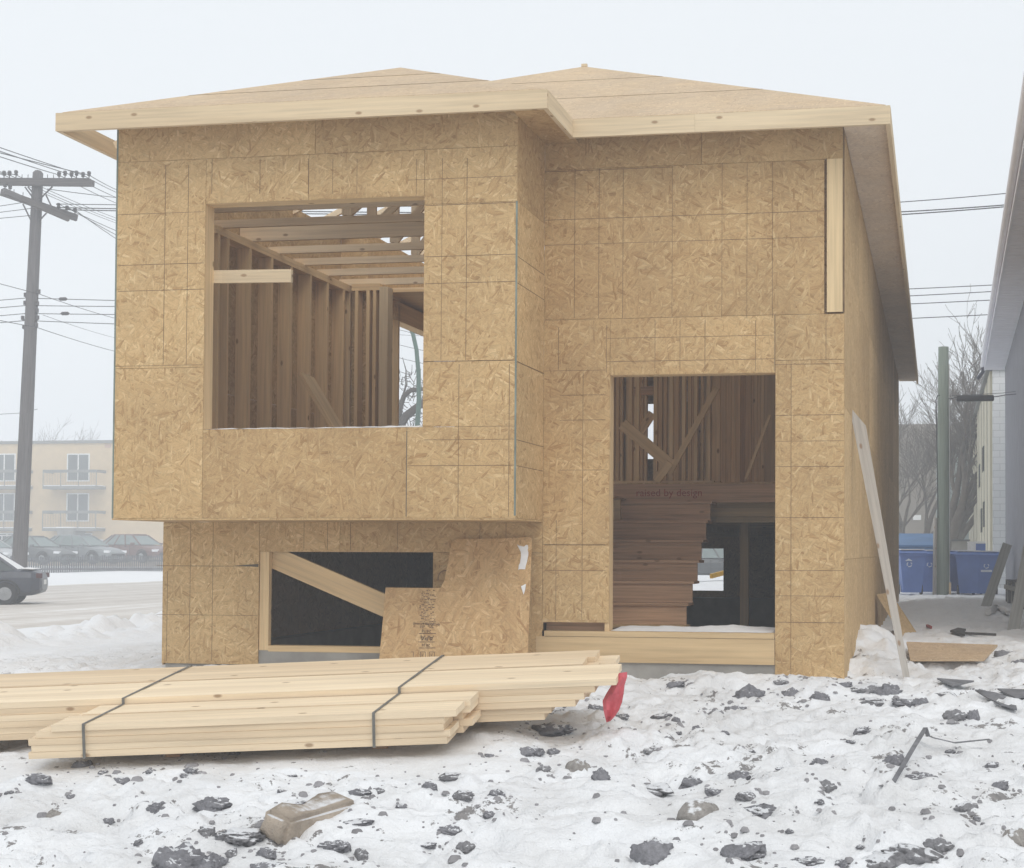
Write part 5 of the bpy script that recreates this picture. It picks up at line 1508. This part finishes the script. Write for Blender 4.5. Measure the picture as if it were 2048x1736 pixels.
M['bin'] = plain('blue_plastic', (.10, .185, .47), .55, .10, 3, spec=.35)
M['bin2'] = plain('blue_steel', (.075, .18, .36), .6, .12, 2, spec=.3)
M['mark'] = plain('white_print', (.62, .66, .72), .7, .05, 9)
def wheelie(label, px, py, Y, rz=0.0, s=1.0, mark=''):
    b = at(px, py, Y); root = thing('wheeled_bin', label, 'bin', (b.x, b.y, gz(b.x, b.y)-.02), rz, 'blue wheeled bins in the lane')
    mb = MB(); w0, d0, w1, d1, h = .42, .46, .60, .72, .98
    lo = [Vector((sx*w0/2, sy*d0/2, .06)) for sx, sy in ((-1, -1), (1, -1), (1, 1), (-1, 1))]; hi = [Vector((sx*w1/2, sy*d1/2, h)) for sx, sy in ((-1, -1), (1, -1), (1, 1), (-1, 1))]
    for i in range(4): j = (i+1) % 4; mb.face([lo[i], lo[j], hi[j], hi[i]], [(0, 0)]*4)
    mb.face(list(reversed(lo)), [(0, 0)]*4); mb.face(hi, [(0, 0)]*4)
    mb.bb(-w1/2-.02, w1/2+.02, -d1/2-.02, d1/2+.02, h-.06, h-.001); mb.bb(-.05, .05, -d0/2-.13, -d0/2+.0, .1, h-.1) if False else None
    mb.build('bin_body', M['bin'], root)
    mb = MB(); mb.prism([Vector((-w1/2-.03, -d1/2-.04, h+.001)), Vector((w1/2+.03, -d1/2-.04, h+.001)), Vector((w1/2+.03, -d1/2+.06, h+.06)), Vector((w1/2+.03, d1/2+.05, h+.09)), Vector((-w1/2-.03, d1/2+.05, h+.09)), Vector((-w1/2-.03, -d1/2+.06, h+.06))][:0] or [Vector((-w1/2-.03, -d1/2-.04, h)), Vector((-w1/2-.03, -d1/2+.08, h+.06)), Vector((-w1/2-.03, d1/2+.05, h+.08)), Vector((-w1/2-.03, d1/2+.05, h+.001)), ], (w1+.06, 0, 0)); mb.build('bin_lid', M['bin'], root)
    mb = MB(); mb.bb(-w1/2+.02, w1/2-.02, -d1/2+.06, d1/2-.02, h+.076, h+.10); mb.build('snow_cover', M['white'], root)
    for sx in (-1, 1):
        mb = MB(); mb.tube([(sx*.24, d0/2+.02, .12), (sx*.30, d0/2+.02, .12)], .12, 12); mb.build('wheel', M['tyre'], root)
    mb = MB(); mb.tube([(-.2, d1/2+.08, h-.03), (.2, d1/2+.08, h-.03)], .02, 6); mb.build('handle', M['bin'], root)
    fy = lambda z: -(d0/2+(d1-d0)/2*(z-.06)/(h-.06))-.004
    if 's' in mark:
        mb = MB(); mb.bb(-.13, .13, fy(.60)-.002, fy(.60), .575, .625); mb.build('printed_strip', M['mark'], root)
    if 'v' in mark:
        mb = MB(); mb.tube([(-.17, fy(.84), .80), (-.10, fy(.84)-.01, .83), (-.02, fy(.84), .80)], [.01, .03, .01], 6); mb.build('printed_strip', M['mark'], root)
    if 'o' in mark:
        mb = MB(); cx_ = -.08 if 'v' in mark else 0
        for k in range(3):
            for f in range(4):
                t0 = 2.094*k+f*.42; a = Vector((cx_+.055*math.cos(t0), fy(.72)-.001, .72+.055*math.sin(t0))); b2 = Vector((cx_+.055*math.cos(t0+.44), fy(.72)-.001, .72+.055*math.sin(t0+.44))); mb.beam(a, b2, .002, .022, up=(b2-a).cross(Vector((0, 1, 0))))
        mb.build('recycling_mark', M['mark'], root)
    root.scale = (s, s, s)
    return root
wheelie('blue wheeled bin beside the house corner, in front of the dumpster', 1822, 1190, 36.0, .15, mark='vo')
wheelie('blue wheeled bin just left of the grey green pole', 1862, 1190, 37.2, -.1, mark='o')
wheelie('blue wheeled bin just right of the grey green pole', 1913, 1190, 37.8, .05)
wheelie('blue wheeled bin in the middle of the row right of the pole', 1938, 1190, 36.9, -.08)
wheelie('blue wheeled bin at the right end of the row, behind the leaning board', 1971, 1190, 36.9, .04, mark='so')
# steel dumpster
b_ = base_at(1818, 40.0)
dmp = thing('dumpster', 'large blue steel dumpster behind the house corner', 'dumpster', tuple(b_))
mb = MB(); mb.prism([Vector((-1.0, 0, .15)), Vector((-1.0, 1.5, .15)), Vector((-1.0, 1.5, 1.45)), Vector((-1.0, -.12, 1.15)), Vector((-1.0, -.12, 1.0))], (1.62, 0, 0))
for x in (-.75, -.2, .35): mb.bb(x, x+.07, -.16, -.01, .2, 1.0)
mb.build('dumpster_body', M['bin2'], dmp)
mb = MB(); mb.prism([Vector((-1.05, -.16, 1.16)), Vector((-1.05, 1.55, 1.48)), Vector((-1.05, 1.55, 1.53)), Vector((-1.05, -.16, 1.21))], (1.72, 0, 0)); mb.build('dumpster_lid', M['bin2'], dmp)
# white and blue carton on the bins, beige cabinet
cb = at(1953, 1112, 37.0); 
bx = thing('carton', 'white and blue carton standing on the bin lids', 'carton', tuple(cb))
mb = MB(); mb.bb(-.21, -.02, -.16, .16, .0, .32); mb.build('carton_body', M['white'], bx)
mb = MB(); mb.bb(-.019, .21, -.155, .155, .0, .30); mb.build('carton_side', M['bin'], bx)
mb = MB(); mb.bb(-.22, .215, -.165, .165, .321, .345); mb.build('snow_cover', M['white'], bx)
cbp = base_at(1921, 44)
cab = thing('utility_cabinet', 'beige utility cabinet behind the blue bins', 'cabinet', tuple(cbp))
w_ = 33*44/FPX; mb = MB(); mb.bb(-w_/2, w_/2, 0, .5, -.1, at(1921, 1082, 44).z-cbp.z); mb.build('cabinet_body', plain('beige_metal', (.33, .31, .26), .7), cab)
mb = MB(); mb.bb(-w_/2-.03, w_/2+.03, -.03, .53, at(1921, 1082, 44).z-cbp.z+.001, at(1921, 1079, 44).z-cbp.z); mb.build('cabinet_top', M['bal'], cab)
# rusty stake
mb = MB(); a, b = atg(1902, 1190), at(1900, 1165, 36.3); mb.beam((b.x, 36.3, gz(b.x, 36.3)-.1), b, .05, .05, up=(0, 1, 0)); tag(mb.build('stake', M['lvl']), 'short pale stake beside the grey green pole', 'stake')

# ------------------------------------------------------------------ buildings behind the lane
def bldg(name, label, loc): return thing(name, label, 'building', loc)
# white and beige ribbed building
wx = at(1984, 900, 46).x; wz = at(1983, 738, 46).z
wb = bldg('ribbed_building', 'long beige ribbed building with a white block end wall behind the bins', (wx, 46, .3))
M['block'] = None
def blockwork():
    m, t, b = mat('white_blockwork'); uv = N(t, 'ShaderNodeUVMap').outputs[0]
    br = N(t, 'ShaderNodeTexBrick'); br.inputs['Scale'].default_value = 1; br.inputs['Brick Width'].default_value = .4; br.inputs['Row Height'].default_value = .2; br.inputs['Mortar Size'].default_value = .008
    br.inputs['Color1'].default_value = (.70, .72, .72, 1); br.inputs['Color2'].default_value = (.75, .76, .76, 1); br.inputs['Mortar'].default_value = (.52, .53, .53, 1)
    t.links.new(uv, br.inputs['Vector']); t.links.new(br.outputs[0], b.inputs['Base Color']); return m
M['block'] = blockwork()
M['rib'] = plain('beige_cladding', (.56, .52, .40), .8, .10, 1.2)
def wbb(mb, name, m):
    o = mb.build(name, m, wb); o.location = -wb.location; return o
mb = MB(); mb.bb(wx+.02, wx+9, 46, 46.2, -.2, wz-.02, grain=0); wbb(mb, 'end_wall', M['block'])
mb = MB(); mb.bb(wx+.02, wx+9, 46.2, 78, -.2, wz-.02, grain=1)
y = 46.3
while y < 77: mb.bb(wx-.05, wx+.02, y, y+2.2, -.1, wz-.03, grain=2); y += 3.1
wbb(mb, 'side_wall', M['rib'])
mb = MB(); y = 46.3+2.2
while y < 77: mb.bb(wx-.03, wx-.0, y+.02, y+.88, -.1, wz-.04, grain=2); y += 3.1
wbb(mb, 'wall_groove', M['bal'])
mb = MB(); mb.bb(wx-.16, wx+9.1, 45.9, 78.2, wz-.02, wz+.12, grain=1); wbb(mb, 'roof_edge', M['bal'])
for Y, z in ((52, 4.75), (56.5, 4.4), (54, 2.7), (51.3, 2.85)):
    mb = MB(); mb.bb(wx-.08, wx-.02, Y, Y+1.3, z-.5, z+.35); wbb(mb, 'window', M['pane'])
# metal shed with a canopy
sx0, sx1 = at(1872, 1000, 80).x, at(1944, 1000, 80).x; sz = at(1920, 905, 80).z
sb = bldg('metal_shed', 'pale green ribbed metal shed between the pole and the ribbed building', (sx0, 80, .3))
M['shed'] = plain('shed_metal', (.30, .35, .34), .6, .08, 1.2)
mb = MB(); mb.bb(sx0, sx1, 80, 88, -.2, sz, grain=0)
x = sx0
while x < sx1-.05: mb.bb(x, x+.06, 79.95, 80, -.1, sz-.01, grain=2); x += .2
o = mb.build('wall', M['shed'], sb); o.location = -sb.location
a, b = at(1893, 1018, 79), at(1945, 1003, 79); mb = MB(); mb.bb(a.x, b.x, 79, 79.94, a.z, b.z, grain=0); o = mb.build('canopy', M['green'], sb); o.location = -sb.location
# dark warehouse behind the trees
tx0, tx1 = at(1740, 1000, 95).x, at(1960, 1000, 95).x; tz = at(1850, 848, 95).z
tb = bldg('dark_warehouse', 'dark brown flat roofed warehouse behind the bare trees', (tx0, 95, .3))
mb = MB(); mb.bb(tx0, tx1, 95, 110, -.2, tz, grain=0)
x = tx0
while x < tx1-.1: mb.bb(x, x+.12, 94.94, 95, -.1, tz-.01, grain=2); x += .6
o = mb.build('wall', plain('brown_cladding', (.21, .175, .135), .9, .12, .6), tb); o.location = -tb.location
a, b = at(1826, 1040, 94.9), at(1842, 1030, 94.9); mb = MB(); mb.bb(a.x, b.x, 94.86, 94.93, a.z, b.z); o = mb.build('wall_sign', M['wframe'], tb); o.location = -tb.location

# ------------------------------------------------------------------ grey neighbour house
KN = 1.36
n0, n1 = Vector((1.20*KN, 12.6*KN, 0)), Vector((1.40*KN, 31.75*KN, 0))          # foot of its wall
e0, e1 = at(2041, 250, 13.8*KN), at(1963, 738, 32.1*KN)
for q_ in (e0, e1): q_.x += .09
nb_ = thing('grey_house', 'dark grey rendered neighbouring house at the right edge with white eaves', 'house', (n1.x+3, 28, .4))
M['grey'] = plain('grey_render', (.225, .225, .25), .9, .12, 3, bumpd=.006)
M['eave'] = plain('white_eave', (.84, .84, .88), .7, .04, 3)
def nbb(mb, name, m, label=None):
    o = mb.build(name, m, nb_); o.location = -nb_.location
    if label: o['label'] = label
    return o
mb = MB()
mb.prism([Vector((n0.x, n0.y, -.1)), Vector((n1.x, n1.y, -.1)), Vector((n1.x+7, n1.y, -.1)), Vector((n0.x+7, n0.y, -.1))], (0, 0, e1.z+.1)); nbb(mb, 'wall', M['grey'])
# eaves: soffit, fascia, gutter (the eaves rise slightly towards the camera)
e0b = e0+(e0-e1)*.12
q0, q1 = Vector((n0.x, e0b.y, e0b.z)), Vector((n1.x, e1.y, e1.z))
mb = MB(); sof = [e0b, e1, Vector((q1.x+.02, q1.y, q1.z)), Vector((q0.x+.02, q0.y, q0.z))]
mb.prism([p+Vector((0, 0, -.03)) for p in sof], (0, 0, .025))
d = (e1-e0b).normalized()
yy = .3
while yy < (e1-e0b).length-.1:
    a = e0b+d*yy+Vector((.04, 0, -.034)); b = q0+(q1-q0)*(yy/(e1-e0b).length)+Vector((-.0, 0, -.034)); mb.beam(a, b, .010, .005); yy += .3
nbb(mb, 'soffit_panel', [M['eave'], M['grey']])
mb = MB(); mb.beam(e0b+Vector((0, 0, .05)), e1+Vector((0, 0, .05)), .03, .19); nbb(mb, 'fascia_board', M['eave'])
mb = MB(); mb.tube([e0b+Vector((-.07, 0, .10)), e1+Vector((-.07, .02, .10))], .06, 10); nbb(mb, 'gutter', M['eave'])
mb = MB(); g = e1+Vector((-.05, .0, .06)); mb.tube([g, g+Vector((0, 0, -.14)), g+Vector((-.12, 0, -.30)), g+Vector((-.16, 0, -.34))], .05, 8); nbb(mb, 'downspout', plain('dark_spout', (.06, .06, .085), .5))
mb = MB()
ra, rb = e0b+Vector((-.03, 0, .15)), e1+Vector((-.03, .05, .15)); rc, rd = Vector((rb.x+4, rb.y, rb.z+2.0)), Vector((ra.x+4, ra.y, ra.z+2.0))
mb.prism([ra, rb, rc, rd], (0, 0, .03)); nbb(mb, 'roof', plain('grey_shingle', (.13, .13, .135), .9, .2, 6))
# old boards leaning on the neighbour
def lean_board(label, foot, head, w, th=.03, m=None):
    f, h = atg(*foot[:2]), at(*head); ln = (h-f).length; d = (h-f).normalized(); s = d.cross(Vector((0, -1, 0))).normalized(); n = s.cross(d)
    mb = MB(); mb.prism([-s*w/2-d*.1, s*w/2-d*.1, d*ln+s*w/2, d*ln-s*w/2], n*th, uvf=lambda p: (p.dot(d)+1, p.dot(s)+1)); o = mb.build('old_board', m or M['weath']); o.location = f
    return tag(o, label, 'board')
M['oldb'] = lumber('old_grey_board', (.36, .37, .36), .15, knots=False)
lean_board('old grey green board leaning on the neighbour beside the bins', (1972, 1212), (2014, 1090, 25.8), .155, m=M['oldb'])
lean_board('old grey board leaning on the neighbour at the right edge', (2026, 1262), (2058, 1095, 20.5), .15, m=M['oldb'])
# dark crates and junk at the neighbour's foot
jp = atg(2004, 1190)
jk = thing('scrap_crate', 'dark low crate standing at the foot of the grey neighbour', 'crate', (1.40, 26.5, gz(1.40, 26.5)), .05)
mb = MB(); mb.bb(-.12, .18, -1.6, 1.2, -.1, .42, grain=1); mb.build('crate_body', plain('dark_crate', (.07, .07, .08), .9, .3, 4), jk)
mb = MB()
for y in (-1.4, -.7, 0, .7): mb.bb(-.135, -.121, y, y+.08, -.05, .40, grain=2)
mb.bb(-.15, -.136, -1.6, 1.2, .25, .33, grain=1); mb.build('crate_slats', M['oldb'], jk)
# snow mound edge with a pipe of snow over it
mb = MB(); pp = [atg(1976, 1232), atg(1990, 1224), atg(2006, 1226), atg(2016, 1234)]
mb.tube([p+Vector((0, 0, .06)) for p in pp], [.05, .06, .06, .03], 8); tag(mb.build('snowy_pipe', M['white']), 'snow covered pipe lying at the foot of the leaning grey green board', 'pipe')
mb = MB(); a, b = atg(1854, 1254), atg(1862, 1258); mb.beam(a+Vector((0, 0, .02)), b+Vector((0, 0, .02)), .03, .03); tag(mb.build('red_scrap', M['red_ink']), 'tiny red scrap on the passage snow', 'scrap')
# yellow bar lying outside the back of the house
p = at(1432, 1172, 33); mb = MB(); a = at(1422, 1180, 33); b = at(1448, 1158, 35); mb.beam((a.x, 33, gz(a.x, 33)+.45), (b.x+.4, 35, gz(b.x, 35)+.62), .06, .10)
M['yellow'] = plain('yellow_paint', (.62, .36, .04), .6)
tag(mb.build('yellow_bar', M['yellow']), 'yellow bar seen through the back of the basement', 'bar')

# ------------------------------------------------------------------ air
HAZE = 0.0052
mb = MB(); mb.bb(-330, 330, -70, 430, -2.2, 16)
m = bpy.data.materials.new('haze_air'); m.use_nodes = True; t = m.node_tree; t.nodes.clear()
v = t.nodes.new('ShaderNodeVolumePrincipled'); v.inputs['Color'].default_value = (.93, .96, 1.0, 1); v.inputs['Density'].default_value = HAZE; v.inputs['Anisotropy'].default_value = 0.0
oo = t.nodes.new('ShaderNodeOutputMaterial'); t.links.new(v.outputs[0], oo.inputs['Volume'])
tag(mb.build('haze', m), kind='stuff')
